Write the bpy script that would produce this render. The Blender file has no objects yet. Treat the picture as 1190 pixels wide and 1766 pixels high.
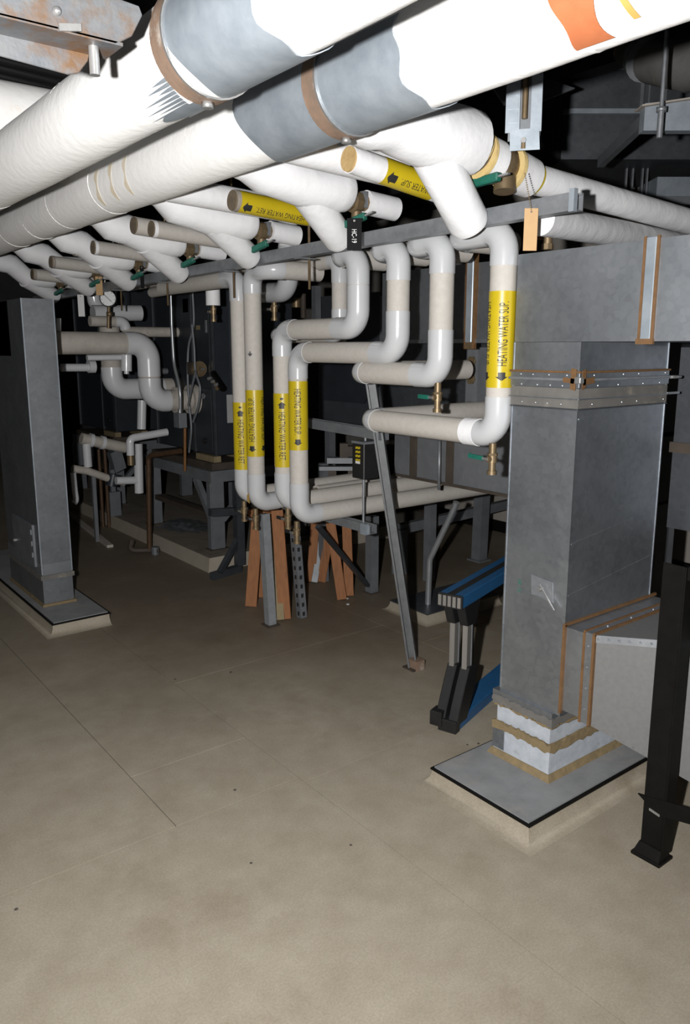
import bpy, bmesh, math, random
import numpy as np
from mathutils import Vector, Matrix
random.seed(7)

# ---------------------------------------------------------------- camera
# building axes: +X runs away to the right, +Y runs away to the left; camera stands at X=Y=0
F_PX, CX, CY, EYE = 1344.0, 594.0, 864.0, 1.6
TILT, YAW = math.radians(11.15), math.radians(37.8)
scene = bpy.context.scene
col = scene.collection
cam_d = bpy.data.cameras.new('camera'); cam = bpy.data.objects.new('camera', cam_d); col.objects.link(cam)
cam_d.sensor_fit = 'AUTO'; cam_d.sensor_width = 36.0
cam_d.lens = F_PX / 1766 * 36.0
cam_d.shift_y = -(883 - CY) / 1766; cam_d.shift_x = (595 - CX) / 1766
cam_d.clip_start = 0.02; cam_d.clip_end = 60
cam.location = (0, 0, EYE)
cam.rotation_euler = (math.radians(90) - TILT, 0, -YAW)
scene.camera = cam

FW = Vector((math.sin(YAW), math.cos(YAW), 0)); RT = Vector((math.cos(YAW), -math.sin(YAW), 0)); UPZ = Vector((0, 0, 1))
CF = FW * math.cos(TILT) - UPZ * math.sin(TILT); CU = UPZ * math.cos(TILT) + FW * math.sin(TILT)
EYEV = Vector((0, 0, EYE))
def px(x, y, X=None, Y=None, z=None, d=None):
    """point seen at photo pixel (x, y) on the plane X=, Y= or z= of the building (or at depth d)"""
    r = CF + RT * ((x - CX) / F_PX) - CU * ((y - CY) / F_PX)
    if X is not None: return EYEV + r * (X / r.x)
    if Y is not None: return EYEV + r * (Y / r.y)
    if z is not None: return EYEV + r * ((z - EYE) / r.z)
    return EYEV + r * d

# ---------------------------------------------------------------- light: the photographer's flash, no room lamp is lit
world = bpy.data.worlds.new('world'); scene.world = world; world.use_nodes = True
world.node_tree.nodes['Background'].inputs[0].default_value = (0.9, 0.95, 1.0, 1)
world.node_tree.nodes['Background'].inputs[1].default_value = 0.004
fl_d = bpy.data.lights.new('camera_flash', 'SPOT'); fl = bpy.data.objects.new('camera_flash', fl_d); col.objects.link(fl)
fl_d.energy = 560; fl_d.spot_size = math.radians(146); fl_d.spot_blend = 1.0; fl_d.color = (1.0, 0.988, 0.975); fl_d.shadow_soft_size = 0.022
fl.location = EYEV - RT * 0.20 + CU * 0.03 + CF * 0.02
fl.rotation_euler = (math.radians(90) - TILT + math.radians(6), 0, -YAW)
vs = scene.view_settings
vs.view_transform = 'Standard'; vs.look = 'None'; vs.gamma = 1.0; vs.use_curve_mapping = False; vs.exposure = 0.0

# ---------------------------------------------------------------- mesh helpers
def V(*a): return Vector(a)
class MB:
    """collects faces of ONE part (world coordinates)"""
    def __init__(s): s.v = []; s.f = []; s.sm = []
    def add(s, vs_, fs, smooth=False):
        o = len(s.v); s.v += [tuple(p) for p in vs_]; s.f += [tuple(i + o for i in q) for q in fs]; s.sm += [smooth] * len(fs)
        return s
    def hexa(s, p):   # 8 corners, bottom ring then top ring
        return s.add(p, [(3, 2, 1, 0), (4, 5, 6, 7), (0, 1, 5, 4), (1, 2, 6, 5), (2, 3, 7, 6), (3, 0, 4, 7)])
    def box(s, x0, x1, y0, y1, z0, z1):
        return s.hexa([(x0, y0, z0), (x1, y0, z0), (x1, y1, z0), (x0, y1, z0), (x0, y0, z1), (x1, y0, z1), (x1, y1, z1), (x0, y1, z1)])
    def obox(s, c, ax, ay, az):   # centre and three half-axis vectors
        c = Vector(c); ax = Vector(ax); ay = Vector(ay); az = Vector(az)
        return s.hexa([c - ax - ay - az, c + ax - ay - az, c + ax + ay - az, c - ax + ay - az,
                       c - ax - ay + az, c + ax - ay + az, c + ax + ay + az, c - ax + ay + az])
    def prof(s, pr, p0, p1, up=(0, 0, 1), smooth=False, caps=True):   # 2-D closed profile swept from p0 to p1
        p0 = Vector(p0); p1 = Vector(p1); a = (p1 - p0).normalized(); up = Vector(up)
        r = a.cross(up).normalized(); u = r.cross(a)
        n = len(pr); vs_ = [p0 + r * q[0] + u * q[1] for q in pr] + [p1 + r * q[0] + u * q[1] for q in pr]
        fs = [(i, (i + 1) % n, n + (i + 1) % n, n + i) for i in range(n)]
        s.add(vs_, fs, smooth)
        if caps: s.add(vs_, [tuple(range(n - 1, -1, -1)), tuple(range(n, 2 * n))])
        return s
    def bar(s, p0, p1, w, h, up=(0, 0, 1)):
        return s.prof([(-w / 2, -h / 2), (w / 2, -h / 2), (w / 2, h / 2), (-w / 2, h / 2)], p0, p1, up)
    def strut(s, p0, p1, up=(0, 0, 1), w=.041, h=.041, t=.0028, lip=.0095):   # slotted channel, open side towards -up
        a, b = w / 2, h / 2
        return s.prof([(-a, -b), (-a, b), (a, b), (a, -b), (a - lip, -b), (a - lip, -b + t * 2), (a - t, -b + t * 2), (a - t, b - t),
                       (-a + t, b - t), (-a + t, -b + t * 2), (-a + lip, -b + t * 2), (-a + lip, -b)], p0, p1, up)
    def angle(s, p0, p1, up=(0, 0, 1), w=.05, h=.05, t=.006):
        return s.prof([(0, 0), (w, 0), (w, t), (t, t), (t, h), (0, h)], p0, p1, up)
    def tube(s, path, r, n=24, cap=True, rough=0.0, ends=None):
        path = [Vector(p) for p in path]
        if not isinstance(r, (list, tuple)): path = [p for i, p in enumerate(path) if i == 0 or (p - path[i - 1]).length > 1e-6]
        m = len(path); rs = r if isinstance(r, (list, tuple)) else [r] * m
        tg = []
        for i in range(m):
            t = (path[min(i + 1, m - 1)] - path[max(i - 1, 0)]); tg.append(t.normalized() if t.length > 1e-9 else tg[-1])
        ref = V(0, 0, 1) if abs(tg[0].z) < .9 else V(1, 0, 0)
        u = tg[0].cross(ref).normalized(); vs_ = []
        for i in range(m):
            if i: 
                q = tg[i - 1].rotation_difference(tg[i]); u = (q @ u).normalized()
            w = tg[i].cross(u)
            for k in range(n):
                an = 2 * math.pi * k / n
                rr = rs[i] * (1 + rough * random.uniform(-1, 1))
                vs_.append(path[i] + (u * math.cos(an) + w * math.sin(an)) * rr)
        fs = [(i * n + k, i * n + (k + 1) % n, (i + 1) * n + (k + 1) % n, (i + 1) * n + k) for i in range(m - 1) for k in range(n)]
        s.add(vs_, fs, True)
        if cap:
            s.add(vs_[:n], [tuple(range(n - 1, -1, -1))]); s.add(vs_[-n:], [tuple(range(n))])
        return s
    def cyl(s, p0, p1, r, n=20, r1=None):
        return s.tube([p0, p1], [r, r if r1 is None else r1], n)
    def ring(s, p0, p1, ri, ro, n=28):     # hollow sleeve
        p0 = Vector(p0); p1 = Vector(p1); a = (p1 - p0).normalized()
        ref = V(0, 0, 1) if abs(a.z) < .9 else V(1, 0, 0); u = a.cross(ref).normalized(); w = a.cross(u); vs_ = []
        for p, r in ((p0, ro), (p1, ro), (p1, ri), (p0, ri)):
            vs_ += [p + (u * math.cos(2 * math.pi * k / n) + w * math.sin(2 * math.pi * k / n)) * r for k in range(n)]
        for j in range(4):
            s.add(vs_, [(j * n + k, j * n + (k + 1) % n, ((j + 1) % 4) * n + (k + 1) % n, ((j + 1) % 4) * n + k) for k in range(n)], j % 2 == 0)
        return s
    def ball(s, c, r, n=10, squash=1.0):
        c = Vector(c); vs_ = [c + V(0, 0, r * squash)]
        for i in range(1, n // 2):
            t = math.pi * i / (n // 2)
            vs_ += [c + V(r * math.sin(t) * math.cos(2 * math.pi * k / n), r * math.sin(t) * math.sin(2 * math.pi * k / n), r * squash * math.cos(t)) for k in range(n)]
        vs_.append(c - V(0, 0, r * squash)); m = n // 2 - 1
        fs = [(0, 1 + k, 1 + (k + 1) % n) for k in range(n)]
        fs += [(1 + i * n + k, 1 + (i + 1) * n + k, 1 + (i + 1) * n + (k + 1) % n, 1 + i * n + (k + 1) % n) for i in range(m - 1) for k in range(n)]
        L = len(vs_) - 1
        fs += [(L, 1 + (m - 1) * n + (k + 1) % n, 1 + (m - 1) * n + k) for k in range(n)]
        return s.add(vs_, fs, True)
    def plate(s, pts, nrm, th):       # polygon of 3-D points, thickened along nrm
        n = len(pts); d = Vector(nrm).normalized() * th; pts = [Vector(p) for p in pts]
        vs_ = pts + [p + d for p in pts]
        s.add(vs_, [tuple(range(n - 1, -1, -1)), tuple(range(n, 2 * n))] + [(i, (i + 1) % n, n + (i + 1) % n, n + i) for i in range(n)])
        return s
    def build(s, name, mat, parent=None, bevel=0.0):
        me = bpy.data.meshes.new(name)
        off = Vector(parent['_o']) if parent is not None and '_o' in parent else Vector((0, 0, 0))
        bm = bmesh.new(); vv = [bm.verts.new(Vector(p) - off) for p in s.v]
        for q, sm in zip(s.f, s.sm):
            try: fc = bm.faces.new([vv[i] for i in q]); fc.smooth = sm
            except ValueError: pass
        bmesh.ops.remove_doubles(bm, verts=bm.verts, dist=1e-6)
        bmesh.ops.recalc_face_normals(bm, faces=bm.faces)
        if bevel > 0:
            es = [e for e in bm.edges if len(e.link_faces) == 2 and e.calc_face_angle(0) > .6]
            bmesh.ops.bevel(bm, geom=es, offset=bevel, segments=1, affect='EDGES')
        for e in bm.edges:
            if len(e.link_faces) == 2 and e.calc_face_angle(0) > .7: e.smooth = False
        bm.to_mesh(me); bm.free()
        me.materials.append(M[mat] if isinstance(mat, str) else mat)
        o = bpy.data.objects.new(name, me); col.objects.link(o)
        if parent is not None: o.parent = parent; o['_o'] = tuple(off)
        return o
ALL_OFFS = []
def tag(o, label, cat, group=None, kind=None):
    o['label'] = label; o['category'] = cat
    if group: o['group'] = group
    if kind: o['kind'] = kind
    return o
def thing(name, label, cat, loc, group=None):
    o = bpy.data.objects.new(name, None); col.objects.link(o); o.location = loc; o['_o'] = tuple(loc)
    o.empty_display_size = .05
    return tag(o, label, cat, group)
def struct(o): o['kind'] = 'structure'; return o
def stuff(o): o['kind'] = 'stuff'; return o
def sub(o):   # make a part usable as parent of sub-parts (same offset)
    return o
def copy_tree(o, delta, parent=None):
    c = o.copy(); col.objects.link(c)
    if parent is None: c.location = Vector(o.location) + Vector(delta)
    else: c.parent = parent
    for ch in list(o.children): copy_tree(ch, delta, c)
    return c
def fillet(pts, R, seg=8):
    """polyline -> rounded path; returns (path, elbows) where each elbow is its own list of points"""
    pts = [Vector(p) for p in pts]; out = [pts[0]]; el = []
    for i in range(1, len(pts) - 1):
        a = (pts[i - 1] - pts[i]).normalized(); b = (pts[i + 1] - pts[i]).normalized()
        th = a.angle(b); 
        if th > 3.1: out.append(pts[i]); continue
        t = R / math.tan(th / 2); t = min(t, .49 * (pts[i - 1] - pts[i]).length, .49 * (pts[i + 1] - pts[i]).length)
        Rr = t * math.tan(th / 2); bis = (a + b).normalized(); c = pts[i] + bis * (Rr / math.sin(th / 2))
        s0 = pts[i] + a * t; s1 = pts[i] + b * t; arc = []
        d0 = (s0 - c); d1 = (s1 - c); ang = d0.angle(d1); ax = d0.cross(d1).normalized()
        for k in range(seg + 1): arc.append(c + Matrix.Rotation(ang * k / seg, 3, ax) @ d0)
        out += arc; el.append((arc, a, b))
    out.append(pts[-1]); return out, el
def curve_pts(ctrl, seg=10):     # Catmull-Rom through control points
    c = [Vector(p) for p in ctrl]; c = [c[0] * 2 - c[1]] + c + [c[-1] * 2 - c[-2]]; out = []
    for i in range(1, len(c) - 2):
        for k in range(seg):
            t = k / seg; p0, p1, p2, p3 = c[i - 1:i + 3]
            out.append(.5 * ((2 * p1) + (p2 - p0) * t + (2 * p0 - 5 * p1 + 4 * p2 - p3) * t * t + (3 * p1 - p0 - 3 * p2 + p3) * t ** 3))
    out.append(c[-2]); return out
def text_mesh(body, size):
    cu = bpy.data.curves.new('t', 'FONT'); cu.body = body; cu.size = size; cu.align_x = 'CENTER'; cu.align_y = 'CENTER'; cu.resolution_u = 3
    ob = bpy.data.objects.new('t', cu); col.objects.link(ob)
    bpy.context.view_layer.update()
    me = bpy.data.meshes.new_from_object(ob.evaluated_get(bpy.context.evaluated_depsgraph_get()))
    bpy.data.objects.remove(ob); bpy.data.curves.remove(cu); return me
def lettering(body, cap, p, a, n, mat, parent, r=None, width=None, name='lettering', off=.0012):
    """flat or cylinder-wrapped text: p centre, a reading direction, n outward direction, cap letter height, r wrap radius"""
    me = text_mesh(body, cap / .7); a = Vector(a).normalized(); n = Vector(n); n = (n - a * n.dot(a)).normalized(); u = n.cross(a); p = Vector(p)
    bm = bmesh.new(); bm.from_mesh(me); bpy.data.meshes.remove(me)
    xs = [v.co.x for v in bm.verts]; ys = [v.co.y for v in bm.verts]
    w0 = max(xs) - min(xs); sx = 1 if width is None else width / w0; mx = (max(xs) + min(xs)) / 2; my = (max(ys) + min(ys)) / 2
    if r:
        bmesh.ops.triangulate(bm, faces=bm.faces); bmesh.ops.subdivide_edges(bm, edges=bm.edges, cuts=2, use_grid_fill=True)
    pv = parent['_o']
    for v in bm.verts:
        x = (v.co.x - mx) * sx; y = v.co.y - my
        if r: q = p + a * x + (n * math.cos(y / r) + u * math.sin(y / r)) * (r + off)
        else: q = p + a * x + u * y + n * off
        v.co = q - Vector(pv)
    m2 = bpy.data.meshes.new(name); bm.to_mesh(m2); bm.free(); m2.materials.append(M[mat])
    o = bpy.data.objects.new(name, m2); col.objects.link(o); o.parent = parent; o['_o'] = tuple(pv); return o
def arrow_mark(p, a, n, L, w, mat, parent, r, off=.0012):
    """block arrow wrapped on a cylinder, pointing along a"""
    a = Vector(a).normalized(); n = Vector(n); n = (n - a * n.dot(a)).normalized(); u = n.cross(a); p = Vector(p); mb = MB(); N = 6
    def q(x, y): return p + a * x + (n * math.cos(y / r) + u * math.sin(y / r)) * (r + off)
    def strip(xa, xb, h0, h1):
        for i in range(N):
            t0 = -1 + 2 * i / N; t1 = -1 + 2 * (i + 1) / N
            mb.add([q(xa, h0 * t0), q(xb, h1 * t0), q(xb, h1 * t1), q(xa, h0 * t1)], [(0, 1, 2, 3)])
    strip(-L / 2, L * .05, w * .5, w * .5); strip(L * .05, L / 2, w * .85, w * .12)
    return mb.build('flow_arrow', mat, parent)
# ---------------------------------------------------------------- materials (all procedural)
M = {}
ALB = .75     # overall albedo scale paired with the flash power
def mat(name, c1, c2=None, scale=8.0, rough=.6, metal=0.0, bump=0.0, bscale=60.0, spots=None, spot_scale=3.0, spot_lo=.62, spot_hi=.72, detail=6, vor=False, coat=0.0, spec=.5, stretch=None):
    if name not in ('canvas', 'canvas_fresh', 'stain', 'ink', 'yellow', 'orange', 'resin'):
        c1 = tuple(x * ALB for x in c1); c2 = tuple(x * ALB for x in c2) if c2 else None; spots = tuple(x * ALB for x in spots) if spots else None
    m = bpy.data.materials.new(name); m.use_nodes = True; nt = m.node_tree; N = nt.nodes; L = nt.links
    b = N['Principled BSDF']; b.inputs['Roughness'].default_value = rough; b.inputs['Metallic'].default_value = metal
    b.inputs['Coat Weight'].default_value = coat; b.inputs['Specular IOR Level'].default_value = spec
    tc = N.new('ShaderNodeTexCoord'); src = tc.outputs['Object']
    if stretch:
        mp = N.new('ShaderNodeMapping'); mp.inputs['Scale'].default_value = stretch; L.new(src, mp.inputs[0]); src = mp.outputs[0]
    c2 = c2 or tuple(x * .86 for x in c1)
    if vor:
        tx = N.new('ShaderNodeTexVoronoi'); tx.inputs['Scale'].default_value = scale; L.new(src, tx.inputs['Vector'])
        sep = N.new('ShaderNodeSeparateColor'); L.new(tx.outputs['Color'], sep.inputs[0]); fac = sep.outputs[0]
        n2 = N.new('ShaderNodeTexNoise'); n2.inputs['Scale'].default_value = scale * .12; n2.inputs['Detail'].default_value = 5; L.new(src, n2.inputs['Vector'])
        mm = N.new('ShaderNodeMath'); mm.operation = 'MULTIPLY_ADD'; mm.inputs[1].default_value = .35; L.new(fac, mm.inputs[0])
        mm2 = N.new('ShaderNodeMath'); mm2.operation = 'MULTIPLY_ADD'; mm2.inputs[1].default_value = 1.6; mm2.inputs[2].default_value = -.45
        L.new(n2.outputs['Fac'], mm2.inputs[0]); L.new(mm2.outputs[0], mm.inputs[2]); fac = mm.outputs[0]
    else:
        tx = N.new('ShaderNodeTexNoise'); tx.inputs['Scale'].default_value = scale; tx.inputs['Detail'].default_value = detail; tx.inputs['Roughness'].default_value = .65
        L.new(src, tx.inputs['Vector'])
        r0 = N.new('ShaderNodeMapRange'); r0.inputs[1].default_value = .3; r0.inputs[2].default_value = .7; L.new(tx.outputs['Fac'], r0.inputs[0]); fac = r0.outputs[0]
    mx = N.new('ShaderNodeMix'); mx.data_type = 'RGBA'; mx.inputs[6].default_value = (*c1, 1); mx.inputs[7].default_value = (*c2, 1); L.new(fac, mx.inputs[0])
    out = mx.outputs[2]
    if spots:
        t2 = N.new('ShaderNodeTexNoise'); t2.inputs['Scale'].default_value = spot_scale; t2.inputs['Detail'].default_value = 7; t2.inputs['Roughness'].default_value = .7; L.new(src, t2.inputs['Vector'])
        r2 = N.new('ShaderNodeMapRange'); r2.inputs[1].default_value = spot_lo; r2.inputs[2].default_value = spot_hi; L.new(t2.outputs['Fac'], r2.inputs[0])
        m2 = N.new('ShaderNodeMix'); m2.data_type = 'RGBA'; m2.inputs[7].default_value = (*spots, 1); L.new(out, m2.inputs[6]); L.new(r2.outputs[0], m2.inputs[0]); out = m2.outputs[2]
    L.new(out, b.inputs['Base Color'])
    if bump:
        nb = N.new('ShaderNodeTexNoise'); nb.inputs['Scale'].default_value = bscale; nb.inputs['Detail'].default_value = 4; L.new(src, nb.inputs['Vector'])
        bp = N.new('ShaderNodeBump'); bp.inputs['Strength'].default_value = bump; bp.inputs['Distance'].default_value = .004; L.new(nb.outputs['Fac'], bp.inputs['Height']); L.new(bp.outputs[0], b.inputs['Normal'])
    M[name] = m; return m
mat('canvas', (.95, .945, .93), (.90, .885, .865), 5, .75, bump=.5, bscale=30, spots=(.80, .70, .54), spot_scale=2.2, spot_lo=.66, spot_hi=.84)
mat('canvas_fresh', (.74, .74, .75), (.68, .68, .69), 6, .6, bump=1.0, bscale=16)
mat('pvc', (.62, .63, .645), (.575, .585, .60), 3, .22, coat=.3)
mat('jacket', (.61, .58, .535), (.55, .51, .46), 45, .7, bump=.1, bscale=120, spots=(.48, .38, .28), spot_scale=6, spot_lo=.66, spot_hi=.85)
mat('jacket_old', (.42, .38, .33), (.33, .29, .25), 14, .75, bump=.15)
mat('galv', (.62, .655, .70), (.41, .44, .48), 55, .50, .97, vor=True, spots=(.70, .73, .77), spot_scale=3.5, spot_lo=.6, spot_hi=.8)
mat('galv_light', (.50, .555, .61), (.33, .38, .43), 11, .45, .45, detail=10, bump=.05)
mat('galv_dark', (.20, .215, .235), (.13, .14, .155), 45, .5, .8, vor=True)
mat('galv_white', (.62, .66, .72), (.46, .50, .55), 26, .6, .1, spots=(.36, .36, .36), spot_scale=9, spot_lo=.6, spot_hi=.7, bump=.15)
mat('strut_zinc', (.36, .38, .40), (.25, .26, .28), 22, .45, .5, bump=.05)
mat('strut_rusty', (.22, .22, .22), (.14, .155, .175), 14, .6, .5, spots=(.20, .115, .06), spot_scale=9, spot_lo=.48, spot_hi=.66, bump=.25, bscale=80)
mat('band_rust', (.34, .22, .15), (.22, .16, .12), 18, .75, .2, spots=(.55, .50, .44), spot_scale=7, spot_lo=.58, spot_hi=.7, bump=.2)
mat('bolt', (.55, .55, .54), (.40, .40, .40), 30, .35, .7)
mat('brass', (.30, .215, .12), (.19, .135, .075), 25, .5, .5)
mat('bronze', (.34, .25, .145), (.22, .16, .09), 25, .45, .6)
mat('copper', (.13, .072, .036), (.085, .048, .026), 20, .55, .3)
mat('cork', (.62, .44, .20), (.48, .31, .12), 40, .9, bump=.5, bscale=90)
mat('dirty_end', (.22, .17, .11), (.12, .09, .06), 22, .9, bump=.5, bscale=60, spots=(.42, .28, .12), spot_scale=10, spot_lo=.55, spot_hi=.7)
mat('fibre', (.80, .62, .28), (.70, .50, .20), 30, .9, bump=.4)
mat('yellow', (.49, .37, .012), (.44, .33, .010), 10, .35)
mat('ink', (.012, .012, .012), (.02, .02, .02), 10, .5)
mat('green', (.015, .16, .11), (.01, .11, .08), 30, .5)
mat('white_print', (.85, .85, .84), (.8, .8, .8), 20, .5)
mat('tag_paper', (.62, .40, .20), (.56, .36, .18), 22, .8, spots=(.85, .83, .8), spot_scale=14, spot_lo=.63, spot_hi=.66)
mat('tag_black', (.008, .008, .009), None, 10, .6, spec=.08)
mat('orange', (.37, .118, .044), (.32, .095, .035), 9, .7, spots=(.24, .066, .022), spot_scale=6, spot_lo=.5, spot_hi=.75)
mat('resin', (.42, .27, .08), (.36, .22, .06), 20, .5)
mat('floor', (.425, .377, .298), (.345, .298, .226), 7, .55, spots=(.24, .19, .13), spot_scale=1.7, spot_lo=.55, spot_hi=.86)
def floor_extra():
    # fine chip speckle of the sheet vinyl and a brown darkening, broken by noise, growing towards the plant
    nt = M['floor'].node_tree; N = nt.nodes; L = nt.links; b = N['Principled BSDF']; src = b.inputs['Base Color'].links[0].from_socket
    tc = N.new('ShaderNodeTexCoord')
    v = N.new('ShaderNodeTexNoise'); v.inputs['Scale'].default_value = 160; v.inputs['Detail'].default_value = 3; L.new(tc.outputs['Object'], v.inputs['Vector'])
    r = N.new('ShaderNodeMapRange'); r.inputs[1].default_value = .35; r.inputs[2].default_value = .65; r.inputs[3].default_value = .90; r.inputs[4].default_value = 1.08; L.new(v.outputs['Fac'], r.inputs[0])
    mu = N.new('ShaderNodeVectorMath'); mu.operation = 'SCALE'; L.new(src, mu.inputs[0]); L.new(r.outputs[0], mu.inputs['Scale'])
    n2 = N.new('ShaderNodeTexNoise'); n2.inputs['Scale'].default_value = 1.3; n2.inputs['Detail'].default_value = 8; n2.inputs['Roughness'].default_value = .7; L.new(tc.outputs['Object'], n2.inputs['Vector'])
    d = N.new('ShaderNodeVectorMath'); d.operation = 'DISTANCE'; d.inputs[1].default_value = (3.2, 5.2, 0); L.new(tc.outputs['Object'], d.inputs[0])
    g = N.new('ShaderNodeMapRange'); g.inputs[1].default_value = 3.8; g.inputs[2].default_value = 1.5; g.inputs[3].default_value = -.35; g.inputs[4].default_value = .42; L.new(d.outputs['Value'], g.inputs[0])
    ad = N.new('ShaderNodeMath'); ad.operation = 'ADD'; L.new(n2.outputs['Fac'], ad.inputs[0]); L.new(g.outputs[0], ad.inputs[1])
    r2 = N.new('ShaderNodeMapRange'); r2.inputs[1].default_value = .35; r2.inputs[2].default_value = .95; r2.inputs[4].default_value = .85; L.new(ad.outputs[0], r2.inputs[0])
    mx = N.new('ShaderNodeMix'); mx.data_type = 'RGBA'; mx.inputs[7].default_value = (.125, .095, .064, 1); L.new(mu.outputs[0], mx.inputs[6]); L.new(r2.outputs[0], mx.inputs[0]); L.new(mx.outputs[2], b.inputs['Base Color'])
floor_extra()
mat('cove', (.47, .42, .345), (.41, .362, .288), 9, .55)
mat('concrete', (.30, .26, .21), (.22, .19, .15), 6, .85, bump=.3, spots=(.14, .11, .08), spot_scale=2.5, spot_lo=.55, spot_hi=.75)
mat('sealant', (.20, .10, .036), (.13, .066, .024), 40, .7, bump=.4)
mat('caulk', (.30, .22, .11), (.20, .15, .08), 30, .85, bump=.6, bscale=50)
mat('flex', (.13, .125, .118), (.18, .17, .155), 12, .7, spots=(.30, .27, .22), spot_scale=9, spot_lo=.55, spot_hi=.7)
mat('black_steel', (.0035, .0035, .0035), (.008, .007, .006), 14, .55, spec=.15, spots=(.16, .15, .14), spot_scale=14, spot_lo=.76, spot_hi=.8)
mat('blue', (.022, .12, .29), (.018, .10, .24), 30, .45)
mat('black_plastic', (.008, .008, .009), (.014, .014, .014), 30, .5)
mat('alu', (.42, .40, .37), (.30, .285, .265), 8, .4, .5, stretch=(1, 1, .1))
mat('wood', (.36, .145, .05), (.26, .10, .032), 10, .75, stretch=(6, 6, .6), spots=(.20, .08, .028), spot_scale=5, spot_lo=.6, spot_hi=.7)
mat('wood_pale', (.34, .27, .15), (.26, .20, .11), 10, .8, stretch=(6, 6, .6))
mat('boiler', (.042, .05, .062), (.03, .036, .045), 5, .42, .2)
mat('boiler_trim', (.09, .10, .115), (.06, .068, .078), 12, .4, .4)
mat('steel_grey', (.25, .265, .285), (.175, .187, .20), 9, .5, .3)
mat('steel_brown', (.10, .078, .06), (.06, .046, .035), 9, .7, .2)
mat('wall', (.46, .43, .39), (.40, .37, .33), 3, .9)
mat('deck', (.05, .052, .056), (.035, .036, .04), 4, .8)
mat('cable', (.012, .012, .013), None, 10, .35)
mat('insul_dark', (.13, .125, .12), (.08, .078, .075), 7, .8, bump=.4, bscale=20, spots=(.26, .19, .08), spot_scale=3, spot_lo=.62, spot_hi=.75)
mat('gauge_face', (.78, .79, .80), None, 10, .4)
mat('conduit', (.46, .48, .50), (.36, .38, .40), 10, .3, .6)
mat('green_ink', (.02, .20, .14), None, 10, .6)
mat('stain', (.72, .60, .40), (.80, .74, .64), 30, .75)
mat('galv_pale', (.205, .205, .203), (.175, .175, .173), 60, .65, .15)
mat('pvc_dim', (.80, .81, .83), (.72, .73, .75), 3, .25, coat=.3)
mat('jacket_dim', (.62, .57, .51), (.48, .44, .39), 14, .75, bump=.15, spots=(.28, .24, .21), spot_scale=9, spot_lo=.62, spot_hi=.8)
mat('white_dim', (.5, .5, .5), None, 10, .6)
mat('copper_bright', (.32, .15, .05), (.24, .11, .035), 12, .45, .3)
mat('galv_mid', (.28, .295, .315), (.20, .212, .23), 40, .5, .7, vor=True)
mat('galv_low', (.27, .28, .295), (.19, .2, .215), 30, .5, .4, vor=True)
mat('slate', (.085, .095, .11), (.06, .068, .08), 6, .5, .25)
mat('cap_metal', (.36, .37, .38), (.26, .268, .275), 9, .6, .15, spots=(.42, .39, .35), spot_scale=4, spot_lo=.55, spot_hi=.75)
mat('strut_old', (.17, .175, .18), (.11, .115, .12), 16, .5, .3)
mat('galv_col', (.30, .315, .335), (.20, .212, .23), 45, .55, .8, vor=True)
mat('post_zinc', (.40, .42, .44), (.29, .305, .32), 22, .5, .3)
mat('debris', (.06, .05, .04), (.1, .085, .07), 40, .9)
# ---------------------------------------------------------------- setting
RX0, RX1, RY0, RY1, RZ = -7.0, 6.6, -7.0, 11.5, 3.15
floor = struct(MB().box(RX0, RX1, RY0, RY1, -.12, -.0035).build('floor', 'debris'))
floor['label'] = 'tan sheet-vinyl floor of the mechanical room'; floor['_o'] = (0, 0, 0)
g = .0017
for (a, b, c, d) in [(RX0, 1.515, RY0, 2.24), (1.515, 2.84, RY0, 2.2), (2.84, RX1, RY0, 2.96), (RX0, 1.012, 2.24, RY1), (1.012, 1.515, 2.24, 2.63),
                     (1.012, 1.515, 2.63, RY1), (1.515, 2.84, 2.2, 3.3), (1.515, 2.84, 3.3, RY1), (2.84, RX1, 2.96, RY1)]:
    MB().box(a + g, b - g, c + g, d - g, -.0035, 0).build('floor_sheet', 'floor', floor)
ceil = struct(MB().box(RX0, RX1, RY0, RY1, RZ, RZ + .15).build('ceiling', 'deck')); ceil['_o'] = (0, 0, 0)
for i in range(18):
    x = RX0 + .4 + i * .75
    MB().box(x, x + .12, RY0, RY1, RZ - .06, RZ).build('deck_rib', 'deck', ceil)
struct(MB().box(RX1, RX1 + .12, RY0, RY1, 0, RZ).build('wall_right', 'wall'))
struct(MB().box(RX0 - .12, RX0, RY0, RY1, 0, RZ).build('wall_left', 'wall'))
struct(MB().box(RX0, RX1, RY1, RY1 + .12, 0, RZ).build('wall_back', 'deck'))
struct(MB().box(RX0, RX1, RY0 - .12, RY0, 0, RZ).build('wall_front', 'wall'))
# pale partition glimpsed behind the air handlers
pw = struct(MB().box(5.2, 5.3, 2.0, 5.3, 0, RZ).build('wall_partition', 'wall')); pw['_o'] = (0, 0, 0)
MB().box(5.19, 5.2, 2.0, 5.3, 0, .10).build('baseboard', 'black_steel', pw)
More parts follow.
